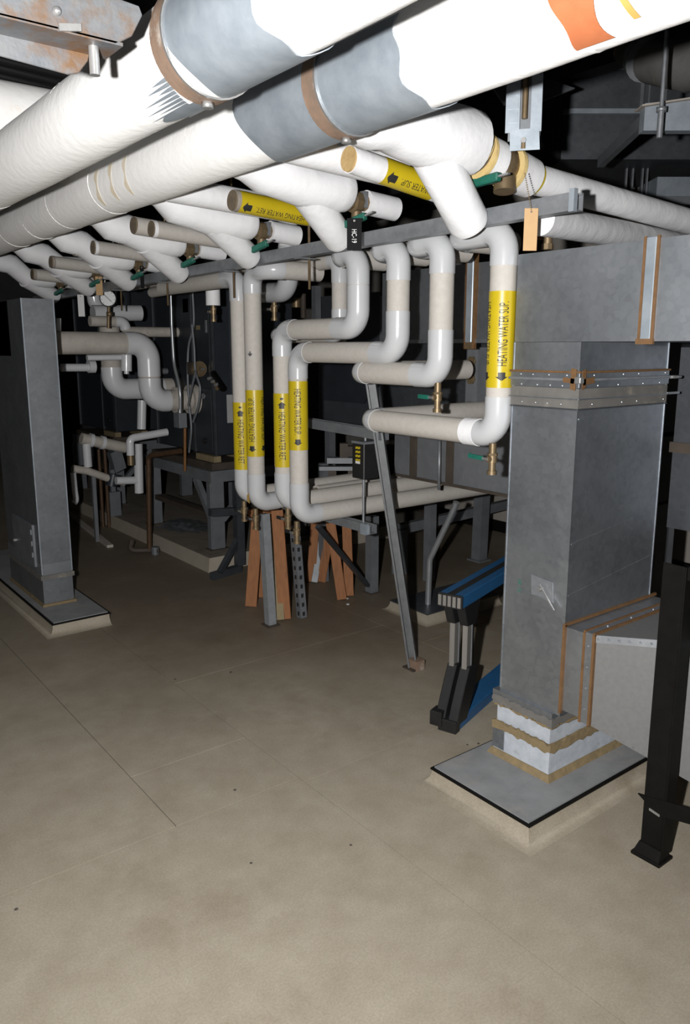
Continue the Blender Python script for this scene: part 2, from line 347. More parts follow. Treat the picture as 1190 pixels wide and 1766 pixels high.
# ---------------------------------------------------------------- two big mains running along Y overhead
def main_pipe(label, X, z, r, y0, y1, shield, band_y, ragged=None):
    t = thing('insulated_main_pipe', label, 'pipe', (X, (y0 + y1) / 2, z - r), None)
    n = 150; path = []; rs = []
    for i in range(n + 1):
        y = y0 + (y1 - y0) * i / n
        path.append(V(X + .0015 * math.sin(y * 2.3), y, z + .0015 * math.sin(y * 1.7 + 1))); rs.append(r * (1 + .008 * math.sin(y * 5.1) + .006 * math.sin(y * 11.3 + X)))
    MB().tube(path, rs, 40, rough=.0035).build('insulation_jacket', 'canvas', t)
    for i in range(13):        # overlapping wrap seams of the canvas
        yy = .55 + .46 * i + .05 * math.sin(i * 4 + X * 9)
        if shield[0] - .05 < yy < shield[1] + .08: continue
        c0 = V(X, yy, z); tl = V(.12 * math.sin(i * 2 + X), 1, .15 * math.cos(i * 3)).normalized()
        MB().ring(c0 - tl * .004, c0 + tl * .004, r * .98, r * 1.0045, 36).build('wrap_seam', 'canvas', t)
    # galvanised saddle shield around the lower half, wrapped ends uneven
    (s0, s1) = shield; mb = MB(); na = 30; nl = 10; rr = r * 1.032
    vs_ = []; 
    for layer in (0, .0015):
        for j in range(nl + 1):
            for k in range(na + 1):
                an = math.radians(-205 + 230 * k / na)
                e0 = s0 + .012 * math.sin(k * .9) ; e1 = s1 + .03 * math.sin(k * .33 + 1.1)
                y = e0 + (e1 - e0) * j / nl
                vs_.append((X + (rr + layer) * math.cos(an), y, z + (rr + layer) * math.sin(an)))
    W = na + 1; off = (nl + 1) * W; fs = []
    for j in range(nl):
        for k in range(na):
            fs.append((j * W + k, j * W + k + 1, (j + 1) * W + k + 1, (j + 1) * W + k)); fs.append(tuple(q + off for q in fs[-1]))
    for k in range(na):
        fs.append((k, k + 1, off + k + 1, off + k)); q = nl * W; fs.append((q + k, q + k + 1, off + q + k + 1, off + q + k))
    for j in range(nl):
        fs.append((j * W, (j + 1) * W, off + (j + 1) * W, off + j * W)); q = na; fs.append((j * W + q, (j + 1) * W + q, off + (j + 1) * W + q, off + j * W + q))
    mb.add(vs_, fs, True); mb.build('galvanised_shield', 'galv_light', t)
    b = MB().ring((X, band_y - .026, z), (X, band_y + .026, z), r * 1.05, r * 1.075, 40).build('hanger_band', 'band_rust', t)
    MB().ring((X, band_y - .032, z), (X, band_y - .026, z), r * 1.05, r * 1.085, 40).build('band_edge', 'bolt', b)
    MB().cyl((X, band_y, z - r * 1.06), (X, band_y, z - r * 1.06 - .014), .013, 6).build('nut', 'bolt', b)
    MB().cyl((X, band_y, z + r), (X, band_y, RZ - .03), .008, 8).build('hanger_rod', 'strut_zinc', t)
    for yy in (5.6, 8.4):
        q = MB().ring((X, yy - .02, z), (X, yy + .02, z), r * 1.02, r * 1.05, 32).build('hanger_band', 'band_rust', t)
        MB().cyl((X, yy, z + r), (X, yy, RZ - .03), .008, 8).build('hanger_rod', 'strut_zinc', t)
    return t
LM = main_pipe('thick white canvas-wrapped main pipe with orange band, lower of the two overhead', 1.337, 2.258, .115, -1.9, 10.8, (px(722, 140, X=1.29).y, px(448, 232, X=1.29).y), px(572, 190, X=1.29).y)
UM = main_pipe('thickest white canvas-wrapped main pipe, upper left of the two overhead', 0.881, 2.236, .1085, -1.9, 10.8, (px(458, 60, X=.81).y, px(318, 120, X=.81).y), px(312, 130, X=.81).y + .02)
# orange painted ring and resin drips on the lower main
def wrap_patch(parent, X, z, r, ys, a0, a1, name, m, n=26):
    """painted band on the pipe: ys(angle)->(y0,y1), angles in degrees (270 = underside)"""
    mb = MB(); vs_ = []
    for k in range(n + 1):
        an = math.radians(a0 + (a1 - a0) * k / n); y0, y1 = ys(k / n)
        for j in range(4):
            y = y0 + (y1 - y0) * j / 3; vs_.append((X + r * math.cos(an), y, z + r * math.sin(an)))
    mb.add(vs_, [(k * 4 + j, k * 4 + j + 1, k * 4 + j + 5, k * 4 + j + 4) for k in range(n) for j in range(3)], True)
    return mb.build(name, m, parent)
oy = px(1000, 40, X=1.27).y
wrap_patch(LM, 1.337, 2.258, .1195, lambda t: (oy - .030 - .02 * t + .010 * math.sin(9 * t), oy + .042 - .012 * t + .006 * math.sin(14 * t)), 135, 258, 'orange_paint_band', 'orange')
wrap_patch(LM, 1.337, 2.258, .1187, lambda t: (oy - .075 - .035 * t, oy - .062 - .035 * t), 150, 246, 'resin_drip', 'resin')
for px_, py_ in ((240, 320), (215, 335), (190, 340)):
    yy = px(px_, py_, X=1.27).y
    wrap_patch(LM, 1.337, 2.258, .1172, lambda t, yy=yy: (yy - .01 + .06 * t, yy + .012 + .06 * t + .01 * math.sin(11 * t)), 168, 236, 'water_stain', 'stain', 14)
# frayed canvas on the underside left of the upper band, metal showing through in slashes
fy = px(312, 130, X=.81).y + .045
wrap_patch(UM, .881, 2.236, .1122, lambda t: (fy, fy + .16 + .03 * math.sin(7 * t)), 262, 300, 'shield_showing', 'galv_light', 14)
for k in range(9):
    a0 = 222 + 5.2 * k; L0 = (.07, .11, .06, .15, .10, .17, .12, .18, .15)[k]
    wrap_patch(UM, .881, 2.236, .1121, lambda t, L0=L0, k=k: (fy + .004 * k, fy + .004 * k + .012 + L0 * (1 - abs(2 * t - 1)) ** .8), a0, a0 + 4.6, 'shield_showing', 'galv_light', 8)
# smaller white pipe at the far left, crossing behind the upper main
cp_ = px(30, 205, Y=3.45)
t = thing('crossing_pipe', 'white wrapped pipe crossing behind the upper main at far left', 'pipe', (.3, 3.45, cp_.z - .13))
MB().tube([V(-2.0, 3.45, cp_.z), V(1.9, 3.45, cp_.z)], .13, 28).build('insulation_jacket', 'canvas', t)
MB().ring((.1, 3.45, cp_.z), (.13, 3.45, cp_.z), .125, .135).build('joint_band', 'jacket', t)
# ---------------------------------------------------------------- rusty trapeze hanger at the upper left, with cables above it
t = thing('trapeze_hanger', 'rust-spotted galvanised double angle hanger at the upper left corner', 'hanger', (.4, 1.55, 2.1))
def slab(p, m, nm, th):      # a leg of the hanger: p = list of photo corners on the plane Y
    MB().plate([px(x, y, Y=p[0]) for x, y in p[1]], (0, 1, 0), th).build(nm, m, t, .0015)
slab((1.50, [(-500, -190), (-500, -95), (200, 76), (228, 62), (246, 26), (240, 10), (190, -8)]), 'strut_rusty', 'upper_angle', .006)
slab((1.58, [(-500, -110), (-500, -40), (118, 128), (136, 126), (152, 105), (158, 70), (60, 35)]), 'strut_rusty', 'lower_angle', .006)
q0 = px(-500, -97, Y=1.50); q1 = px(212, 76, Y=1.50)
MB().box(q0.x, q1.x, 1.50, 1.585, q1.z - .004, q1.z + .002).build('angle_shelf', 'strut_rusty', t)
rp = px(162, 64, Y=1.53); rb = px(162, 128, Y=1.53)
MB().cyl((rp.x, 1.535, rb.z), (rp.x, 1.535, rp.z), .0095, 14).build('threaded_rod', 'bolt', t)
MB().cyl((rp.x, 1.535, rp.z + .006), (rp.x, 1.535, RZ - .05), .0075, 10).build('hanger_rod', 'strut_zinc', t)
b = px(98, 19, Y=1.498); MB().ball(b, .008, 10).build('bolt_head', 'bolt', t)
b = px(120, 48, Y=1.498); MB().obox(b, V(.02, 0, .004), V(0, .004, 0), V(0, 0, .006)).build('weld_bead', 'bolt', t)
for i in range(5):
    a = px(-60, 74 + 14 * i, Y=3.70 + .06 * i); bq = px(120, 118 + 14 * i, Y=3.70 + .06 * i)
    c = tag(MB().tube([a - (bq - a) * 2.5, a, bq, bq + (bq - a)], .024, 12).build('black_cable', 'cable'),
        'thick black cable, %s of the bundle under the rusty hanger' % ('topmost', 'second', 'middle', 'fourth', 'lowest')[i], 'cable', 'black cables upper left')
# ---------------------------------------------------------------- strut rail carrying the branch row
rail = thing('strut_rail', 'long galvanised slotted channel carrying the row of branch pipes', 'channel', (2.05, 3.2, 1.98))
RAIL_Y0 = px(998, 350, X=2.05).y
MB().strut((2.05, RAIL_Y0, 2.026), (2.05, 6.8, 1.985), (0, 0, -1), .045, .052).build('channel', 'strut_zinc', rail)
MB().box(2.018, 2.036, RAIL_Y0 - .006, RAIL_Y0 + .012, 1.995, 2.06).build('end_clip', 'galv_light', rail)
for y in (2.95, 3.62, 4.4, 5.1):
    zc = 2.026 - (y - RAIL_Y0) * .0078
    MB().cyl((2.09, y, zc - .16 if y > 2.5 else zc), (2.09, y, RZ - .05), .006, 8).build('threaded_rod', 'brass', rail)
    MB().box(2.024, 2.11, y - .022, y + .022, zc - .032, zc - .027).build('square_washer', 'strut_zinc', rail)
# ---------------------------------------------------------------- row of Y strainers, each with valve, outgoing pipe; and capped stubs between them
ordn = ['nearest and largest', 'second', 'third', 'fourth', 'fifth', 'sixth', 'farthest and smallest']
BODY = [(815, 248), (597, 330), (434, 386), (312, 420), (225, 447), (153, 463), (92, 481)]
LEG = [(800, 392), (570, 418), (421, 449), (301, 476), (213, 490), (147, 500), (90, 513)]
RB = [.100, .080, .073, .070, .068, .068, .066]; RL = [.068, .062, .060, .060, .060, .059, .057]
for k in range(7):
    c = px(*BODY[k], X=1.95); le = px(*LEG[k], X=2.0)
    le.y = c.y + (le.y - c.y) * .6
    lab = ('%s wye-shaped white insulated strainer on the strut rail' % ordn[k]) + (' beside orange tag' if k == 0 else '')
    t = thing('insulated_wye_strainer', lab, 'strainer', (c.x, c.y, c.z - RB[k]), 'row of white wye strainers')
    r = RB[k]
    zs = max(c.z + .012, 2.17)
    b = MB().tube([V(1.43, c.y, 2.245), V(1.50, c.y, 2.24), V(1.57, c.y, zs + .028), V(1.66, c.y, zs + .010), V(1.76, c.y, c.z), V(1.90, c.y, c.z), V(1.94, c.y, c.z), V(1.955, c.y, c.z)],
             [r * .72, r * .85, r * 1.10, r * 1.06, r * 1.02, r, r * .97, r * .82], 28, rough=.004).build('body_insulation', 'canvas_fresh', t)
    root = V(1.75 if k else 1.74, c.y, c.z - .01); d = (le - root)
    MB().tube([root, root + d * .3, root + d * .6, root + d * .93, le], [RL[k] * 1.06, RL[k] * 1.03, RL[k], RL[k], RL[k] * .88], 26, rough=.004).build('branch_insulation', 'canvas_fresh', t)
    MB().cyl(le - d.normalized() * .01, le + d.normalized() * .006, RL[k] * .55, 16).build('end_cap', 'jacket', t)
    # valve: brass body, neck, green handle
    vx = 2.005 if k else 2.075; zc = c.z - (r - .045)
    if k == 0:
        a0, a1 = px(857, 269, Y=c.y), px(897, 289, Y=c.y)
        MB().ring(V(1.955, c.y, zc + .03), V(1.965, c.y, zc + .025), .02, .075).build('ragged_edge', 'fibre', t)
        MB().tube([V(1.95, c.y, c.z - .02), V(1.985, c.y, c.z - .03)], .055, 24).build('inner_pipe', 'dirty_end', t)
        q = MB().tube([V(1.985, c.y, c.z - .03), V(2.055, c.y, c.z - .042)], .070, 28).build('collar_insulation', 'canvas_fresh', t)
        MB().ring(V(1.983, c.y, c.z - .03), V(1.996, c.y, c.z - .032), .05, .073).build('fibre_ring', 'fibre', t)
        vb = MB().tube([V(2.05, c.y, c.z - .04), V(2.075, c.y, c.z - .045), V(2.10, c.y, c.z - .048), V(2.125, c.y, c.z - .052)], [.055, .064, .064, .05], 24).build('valve_body', 'bronze', t)
        MB().cyl(V(2.085, c.y - .02, c.z - .05), V(2.075, c.y - .03, c.z - .135), .036, 18).build('valve_neck', 'bronze', t)
        MB().tube([V(2.125, c.y, c.z - .052), V(2.235, c.y, c.z - .068)], [.070, .064], 26).build('collar_insulation', 'canvas_fresh', t)
        MB().ring(V(2.121, c.y, c.z - .052), V(2.138, c.y, c.z - .054), .045, .073).build('fibre_ring', 'fibre', t)
        MB().ring(V(2.236, c.y, c.z - .066), V(2.252, c.y, c.z - .068), .03, .056).build('yellow_ring', 'yellow', t)
        MB().tube([V(2.2, c.y, c.z - .066), V(5.1, c.y, c.z - .19)], .050, 26).build('outgoing_pipe', 'canvas_fresh', t)
        h0 = px(812, 318, X=1.985); h1 = px(861, 304, X=1.985)
    else:
        vb = MB().tube([V(1.95, c.y, zc), V(1.975, c.y, zc), V(1.98, c.y, zc), V(2.01, c.y, zc), V(2.012, c.y, zc), V(2.05, c.y, zc)], [.032, .032, .042, .042, .03, .03], 8).build('valve_body', 'bronze', t)
        MB().cyl(V(2.0, c.y, zc), V(2.0, c.y, zc - .075), .02, 12).build('valve_neck', 'brass', t)
        MB().box(2.012, 2.035, c.y - .03, c.y + .03, zc - .02, zc + .04).build('name_plate', 'strut_zinc', t)
        MB().tube([V(2.045, c.y, zc + .005), V(2.20, c.y, zc - .005)], .046, 24).build('outgoing_pipe', 'canvas_fresh', t)
        sc = 1.0
        h0 = V(1.965, c.y + .025, zc - .085); h1 = V(1.985, c.y - .075, zc - .060)
        if k == 1: VN2 = V(2.0, c.y, zc - .072)
    hd = MB().bar(h0, h1, .024, .027).build('valve_handle', 'green', t, .004)
    ax = (h1 - h0).normalized()
    MB().bar(h0 - ax * .012, h0 + ax * .004, .014, .016).build('handle_tip', 'bolt', hd)
    MB().bar(h1 - ax * .002, h1 + ax * .04, .012, .006).build('handle_shank', 'bolt', hd)
STUB = [(605, 275), (404, 346), (264, 395), (163, 427), (90, 452), (58, 473)]
sdesc = ['with tan cork end and yellow marker', 'with grey dirty end and yellow return marker', 'with torn brown end, third along the row', 'with torn brown end, fourth along the row', 'with dark end, fifth along the row', 'with dark end, farthest along the row']
for k, p in enumerate(STUB):
    e = px(*p, X=1.68); r = [.0425, .0415, .040, .039, .038, .037][k]
    t = thing('capped_pipe_stub', 'short capped pipe stub %s' % sdesc[k], 'pipe', (e.x, e.y, e.z - r), 'capped stubs between the strainers')
    x1 = 2.16; sl = -.06 if k == 0 else -.03
    end = V(x1, e.y, e.z + sl)
    MB().tube([e, end], r, 26).build('jacket', 'jacket' if k not in (0,) else 'canvas_fresh', t)
    MB().tube([e + V(-.012, 0, .0008), e + V(.004, 0, 0)], [r * .93, r * .96], 24).build('end_plug', 'cork' if k == 0 else 'dirty_end', t)
    MB().ring(e + V(-.006, 0, 0), e + V(.012, 0, 0), r * .94, r * 1.02).build('end_rim', 'canvas_fresh' if k in (0, 2, 3) else 'jacket_old', t)
    if k < 2:
        a = (end - e).normalized(); n0 = V(-.35, -.75, -.55)
        s0, s1 = ((.125, .36), (.012, .36))[k]
        mk = MB().tube([e + a * s0, e + a * s1], r * 1.025, 28, cap=False).build('pipe_marker', 'yellow', t)
        arrow_mark(e + a * (s0 + .03), -a, n0, .04, .026, 'ink', mk, r * 1.025)
        lettering('HEATING WATER RET.' if k else 'HEATING WATER SUP.', .022, e + a * (s0 + .19), -a, n0, 'ink', mk, r * 1.025, .24)
        if k == 1: arrow_mark(e + a * (s0 + .03), -a, V(-.4, .2, .9), .04, .026, 'ink', mk, r * 1.025)

for k, (p, rr) in enumerate((((548, 262), .060), ((352, 338), .052), ((232, 389), .042), ((128, 429), .040))):
    e = px(*p, X=1.62); e.y += .0
    t = thing('hidden_pipe_stub', 'upper pipe stub half hidden under the lower main, ' + ('behind the tan cork stub', 'behind the grey return stub', 'beside the third stub', 'beside the fourth stub')[k], 'pipe', (e.x, e.y, e.z - rr), 'upper stubs under the main')
    if k < 2: e = V(1.455, e.y, e.z + .012)
    MB().tube([e, V(2.0 if k else 1.98, e.y, e.z - .025)], rr, 24).build('jacket', 'canvas_fresh' if k < 2 else 'jacket', t)
    MB().cyl(e + V(-.008, 0, 0), e + V(.003, 0, 0), rr * .93, 22).build('end_plug', 'canvas_fresh' if k < 2 else 'dirty_end', t)
# ---------------------------------------------------------------- heating-water drops: beige jacket, glossy white elbow covers, yellow markers, drain valves
def pipe_run(name, label, pts, r=.0462, R=.085, ext=.055, group=None, covers=None, jm='jacket', cm='pvc', base=None, cat='pipe', end_caps=False):
    t = thing(name, label, cat, base or tuple(min((Vector(p) for p in pts), key=lambda q: q.z)), group)
    path, el = fillet(pts, R)
    MB().tube(path, r, 26).build('jacket', jm, t)
    for i, (arc, a, b) in enumerate(el):
        if covers is not None and i not in covers: continue
        e0, e1 = covers[i] if covers is not None else (ext, ext)
        MB().tube([arc[0] + a * e0] + arc + [arc[-1] + b * e1], r * 1.06, 28).build('elbow_cover', cm, t)
    return t
def marker(t, p0, p1, r, texts):
    """yellow wrap between p0 (top) and p1 (bottom); texts: list of (body, outward dir, reads_down, offset, arrow_at_bottom)"""
    p0 = Vector(p0); p1 = Vector(p1); a = (p1 - p0).normalized(); L = (p1 - p0).length
    m = MB().tube([p0, p1], r * 1.03, 30, cap=False).build('pipe_marker', 'yellow', t)
    for body, n, down, arr in texts:
        c = p0 + a * (L * (.44 if arr > 0 else .58))
        lettering(body, r * .72, c, a if down else -a, n, 'ink', m, r * 1.03, L * .66)
        ac = p0 + a * (L * (.88 if arr > 0 else .16))
        arrow_mark(ac, a if arr > 0 else -a, n, L * .085, r * .55, 'ink', m, r * 1.03)
        if arr < 0: arrow_mark(p0 + a * (L * .07), -a, n, L * .03, r * .3, 'ink', m, r * 1.03)
    return m
def drain_valve(t, p, hdir, hl=.07, green=True, s=.8):
    """small brass boiler drain hanging below p; lever along hdir"""
    p = Vector(p); h = Vector(hdir).normalized()
    f = 1.35
    v = MB().cyl(p + V(0, 0, .02), p - V(0, 0, .02) * s, .013 * s * f, 12).cyl(p - V(0, 0, .02) * s, p - V(0, 0, .03) * s, .018 * s * f, 8).cyl(p - V(0, 0, .03) * s, p - V(0, 0, .062) * s, .016 * s * f, 14)
    v.cyl(p - V(.03, 0, .046) * s, p - V(-.012, 0, .046) * s, .010 * s * f, 10).cyl(p - V(0, 0, .062) * s, p - V(0, 0, .10) * s, .012 * s * f, 12).cyl(p - V(0, 0, .10) * s, p - V(0, 0, .118) * s, .0165 * s * f, 10)
    v = v.build('drain_valve', 'bronze', t)
    q = p - V(0, 0, .046) * s - h * .0 + V(-.03, 0, 0) * s
    MB().bar(q, q + h * .035 * s, .012 * s, .005 * s, (1, 0, 0)).build('handle_shank', 'bolt', v)
    MB().bar(q + h * .032 * s, q + h * (.032 + hl) * s, .02 * s, .010 * s, (1, 0, 0)).build('handle_grip', 'green' if green else 'ink', v)
    return v
DX = 2.15; r = .0462
view = lambda p: V(-p[0], -p[1], 0).normalized()
def rotz(v, deg): return Matrix.Rotation(math.radians(deg), 3, 'Z') @ v
# P1 : nearest drop, right beside the tall duct
y1 = px(865, 560, X=DX).y; zt = px(880, 380, X=DX).z - .028; zb = px(803, 743, X=DX).z; yl = px(632, 729, X=DX).y
xb = 3.02
P1 = pipe_run('heating_supply_drop', 'nearest heating water supply pipe dropping beside the tall steel duct', [(DX + .32, y1 + .24, zt), (DX, y1 + .24, zt), (DX, y1, zt), (DX, y1, zb), (DX, yl, zb), (xb, yl + .03, zb)],
              R=.075, covers={0: (.0, .03), 1: (.06, .045), 2: (.06, .03), 3: (.0, .012)})
n1 = view((DX, y1))
marker(P1, (DX, y1, px(865, 503, X=DX).z), (DX, y1, px(862, 668, X=DX).z), r, [('HEATING WATER SUP.', rotz(n1, 8), False, 1), ('HEATING WATER SUP.', rotz(n1, -72), True, 1)])
MB().ring((DX, y1 + .085, zb), (DX, y1 + .15, zb), r, r * 1.10).build('torn_wrap', 'canvas_fresh', P1)
drain_valve(P1, (DX - .01, px(853, 770, X=DX).y, zb - .052), (0, 1, .05), .085)
# P2
y2 = px(761, 540, X=DX).y; zb2 = px(674, 644, X=DX).z; yl2 = px(614, 643, X=DX).y; zt2 = zt - .005
P2 = pipe_run('heating_return_drop', 'second heating pipe drop with level run and green-handled drain, unmarked', [(DX + .3, y2 + .17, zt2), (DX, y2 + .17, zt2), (DX, y2, zt2), (DX, y2, zb2), (DX, yl2, zb2), (2.82, yl2 - .02, zb2)],
              R=.07, covers={0: (0, .02), 1: (.04, .05), 2: (.10, .06), 3: (.0, .02)})
drain_valve(P2, (DX, px(755, 668, X=DX).y, zb2 - .048), (0, 1, .02), .07)
# P3 -> P515 with marker
y3 = px(687, 500, X=DX).y; zh3 = px(571, 608, X=DX).z; y515 = px(515, 760, X=DX).y; zbot = px(530, 893, X=DX).z
P3 = pipe_run('heating_supply_drop', 'stepped heating supply pipe with yellow marker, at right of the marked pair', [(DX + .28, y3 + .14, zt2), (DX, y3 + .14, zt2), (DX, y3, zt2), (DX, y3, zh3), (DX, y515, zh3), (DX, y515, zbot), (4.35, y515 + .02, zbot - .01)],
              R=.075, covers={0: (0, .01), 1: (.03, .06), 2: (.09, .06), 3: (.025, .05), 4: (.09, .04)})
n = view((DX, y515))
marker(P3, (DX, y515, px(515, 657, X=DX).z), (DX, y515, px(515, 775, X=DX).z), r, [('HEATING WATER SUP.', rotz(n, -4), True, 1)])
drain_valve(P3, (DX - .01, y515 + .01, zbot - .05), (0, 1, 0), .05, False)
# P4 -> P490 with marker
y4 = px(618, 480, X=DX).y; zh4 = px(533, 568, X=DX).z; y490 = px(489, 760, X=DX).y; zbot4 = zbot + .045
P4 = pipe_run('heating_return_drop', 'stepped heating return pipe with yellow marker, half hidden behind the supply pipe', [(DX + .28, y4 + .16, zt2), (DX, y4 + .16, zt2), (DX, y4, zt2), (DX, y4, zh4), (DX, y490, zh4), (DX, y490, zbot4), (4.35, y490 + .02, zbot4)],
              R=.075, covers={0: (0, .01), 1: (.03, .055), 2: (.10, .07), 3: (.04, .05), 4: (.08, .04)})
n = view((DX, y490))
marker(P4, (DX, y490, px(490, 678, X=DX).z), (DX, y490, px(490, 804, X=DX).z), r, [('HEATING WATER RET.', rotz(n, -8), True, -1)])
drain_valve(P4, (DX + .02, y490, zbot4 - .05), (0, 1, 0), .05, False)
# P5 behind P4
X5 = 2.42; y5 = px(586, 480, X=X5).y; zt5 = px(585, 448, X=X5).z; zb5 = px(560, 577, X=X5).z; yl5 = px(473, 577, X=X5).y
P5 = pipe_run('heating_drop', 'short heating pipe drop tucked behind the stepped return pipe', [(X5, y5 + .45, zt5), (X5, y5, zt5), (X5, y5, zb5), (X5, yl5, zb5), (X5 + .5, yl5 + .02, zb5)], r=.040, R=.06, covers={0: (.0, .05), 1: (.06, .02), 2: (0, 0)})
# P6 white double elbow
X6 = 2.55; y6 = px(497, 460, X=X6).y; zb6 = px(480, 505, X=X6).z; z6t = px(497, 425, X=X6).z
P6 = pipe_run('insulated_return_bend', 'glossy white return bend hanging left of the supply drops', [(X6, y6, z6t + .25), (X6, y6, zb6), (X6 + .0, y6 + .42, zb6 + .01)], r=.054, R=.085, covers={0: (.16, .12)}, jm='canvas_fresh')
drain_valve(P6, (X6, px(473, 530, X=X6).y, zb6 - .05), (0, 1, 0), .06, False, .9)
# P7 / P8 pair at the left
y7 = px(437, 600, X=DX).y; y8 = px(414, 600, X=DX).y; zt7 = px(437, 468, X=DX).z; zbot7 = px(452, 870, X=DX).z
P7 = pipe_run('heating_supply_drop', 'tall heating supply pipe with yellow marker, in front of the left pair', [(DX + .3, y7 - .17, zt7), (DX, y7 - .17, zt7), (DX, y7, zt7), (DX, y7, zbot7), (4.3, y7 + .02, zbot7)], R=.07, covers={0: (0, .02), 1: (.03, .04), 2: (.09, .06)})
n = view((DX, y7))
marker(P7, (DX, y7, px(437, 672, X=DX).z), (DX, y7, px(437, 785, X=DX).z), r, [('HEATING WATER SUP.', rotz(n, -22), False, 1), ('HEATING WATER SUP.', rotz(n, 62), True, 1)])
drain_valve(P7, (DX - .01, y7 + .0, zbot7 - .05), (0, 1, 0), .04, False)
stp = px(435, 860, X=DX - .045)
MB().plate([V(DX - .0515, y7 + dy, stp.z + dz) for dy, dz in ((-.012, -.028), (.012, -.02), (.014, .012), (-.006, .028))], (-1, 0, 0), .001).build('resin_spot', 'resin', P7)
bl = px(438, 611, X=DX - .046)
for dz, hw, hh in ((0, .011, .004), (.004, .004, .010), (-.004, .006, .006)): MB().obox(V(DX - .0385, y7 - .0285, bl.z + dz), V(.79, -.61, 0) * hw, V(-.61, -.79, 0) * .0016, V(0, 0, hh)).build('ink_blot', 'ink', P7)
P8 = pipe_run('heating_return_drop', 'tall heating return pipe with yellow marker, leftmost and half hidden', [(DX, y8 + .9, zt7 - .02), (DX, y8, zt7 - .02), (DX, y8, zbot7 + .02), (3.2, y8 + .02, zbot7 + .02)], R=.07, covers={0: (.06, .05), 1: (.08, .05)})
n = view((DX, y8))
marker(P8, (DX, y8, px(414, 693, X=DX).z), (DX, y8, px(414, 808, X=DX).z), r, [('HEATING WATER RET.', rotz(n, -10), True, -1)])
drain_valve(P8, (DX, y8, zbot7 - .03), (0, 1, 0), .05, False)
# level header pipes seen under the rail at the left, with a short capped drop and drain
HX = 2.32
zz1 = px(300, 497, X=HX).z
t = pipe_run('header_pipe', 'beige level pipe running under the rail at left', [(HX, 4.0, zz1), (HX, px(262, 500, X=HX).y, zz1 - .01)], r=.032)
t = pipe_run('header_pipe', 'thin beige pipe just above the left level pipe', [(HX + .15, 4.05, zz1 + .085), (HX + .15, px(225, 492, X=HX + .15).y, zz1 + .075)], r=.028)
cp = px(367, 505, X=HX)
t = pipe_run('capped_drop', 'short capped white pipe with brass drain hanging under the left rail', [(HX, cp.y, zz1 - .03), (HX, cp.y, px(367, 527, X=HX).z)], r=.043, jm='canvas_fresh')
drain_valve(t, (HX, cp.y, px(367, 527, X=HX).z), (0, 1, 0), .03, False, .8)
# lone capped stub in the rack
e = px(546, 852, Y=y490 + .16)
t = pipe_run('rack_pipe', 'beige pipe with open torn end at the back of the low rack', [e, V(4.3, e.y + .02, e.z + .01)], r=.048)
MB().cyl(e + V(-.006, 0, 0), e + V(.003, 0, 0), .036, 20).build('end_plug', 'dirty_end', t)
# ---------------------------------------------------------------- hanging tags and the grey beam clamp
def hang_tag(name, label, c, w, h, m, cat='tag', lines=None, group=None, chain_to=None, n=None):
    c = Vector(c); t = thing(name, label, cat, (c.x, c.y, c.z - h / 2), group); n = n or V(-RT.y * 0 - FW.x, -FW.y, 0).normalized(); a = V(-n.y, n.x, 0)
    b = MB().obox(c, a * w / 2, n * .0008, V(0, 0, h / 2)).build('card', m, t)
    if chain_to is not None:
        p1 = Vector(chain_to); p0 = c + V(0, 0, h * .42)
        mb = MB(); L = (p1 - p0).length; k = max(4, int(L / .007))
        for i in range(k + 1): mb.ball(p0.lerp(p1, i / k) + n * .003, .0026, 6)
        stuff(mb.build('bead_chain', 'brass', t))
    MB().cyl(c + V(0, 0, h * .42) + n * .001, c + V(0, 0, h * .42) - n * .001, .0035, 8).build('eyelet', 'bolt', t)
    if lines: lettering(lines, w * .34, c - V(0, 0, h * .06), (0, 0, -1), n, 'white_print', t, None, h * .42, off=.0016)
    return t
c = px(915, 396, X=2.0); ch = px(908, 275, X=2.0)
hang_tag('paper_tag', 'orange paper tag on a bead chain at the nearest valve', c, .042, .125, 'tag_paper', chain_to=px(905, 300, X=2.01))
c = px(611, 404, X=1.90)
hang_tag('valve_tag', 'black valve tag reading HC-19 at the second valve', c, .055, .115, 'tag_black', lines='HC-19', chain_to=VN2)
c = px(171, 493, X=1.99)
hang_tag('paper_tag', 'plain tan paper tag hanging in front of the pressure gauge', c, .045, .12, 'tag_paper', chain_to=c + V(0, 0, .09))
c = px(140, 527, X=2.0)
hang_tag('thermometer_card', 'white strip scale hanging below the sixth strainer', c, .045, .15, 'white_print', chain_to=c + V(0, .1, .15))
c = px(245, 478, X=2.0)
hang_tag('valve_tag', 'narrow black valve tag edge-on beside the fourth strainer', c, .022, .13, 'tag_black', chain_to=c + V(0, -.02, .13))
# grey clamp bracket above the first valve
b0 = px(903, 240, X=2.06); t = thing('beam_clamp', 'pale grey steel clamp bracket hanging above the first valve', 'bracket', b0)
nn = V(-.78, -.62, 0).normalized(); aa = V(-nn.y, nn.x, 0)
if aa.dot(RT) < 0: aa = -aa
def bk(u, w, h0, h1, m='galv_light', nm='strap', off=0.0, th=.004):
    MB().plate([b0 + aa * (u - w) + V(0, 0, h0) + nn * off, b0 + aa * (u + w) + V(0, 0, h0) + nn * off, b0 + aa * (u + w * .9) + V(0, 0, h1) + nn * off, b0 + aa * (u - w * 1.05) + V(0, 0, h1) + nn * off], nn, th).build(nm, m, t)
bk(-.036, .022, .02, .20); bk(.036, .017, .02, .20); bk(.005, .046, -.035, .028, nm='cross_plate', off=.005)
for i in range(3): bk(-.036, .016, .05 + .04 * i, .078 + .04 * i, nm='louvre', off=.004, th=.004)
MB().obox(b0 + V(0, 0, .11) - nn * .02, aa * .05, nn * .003, V(0, 0, .11)).build('back_plate', 'steel_grey', t)
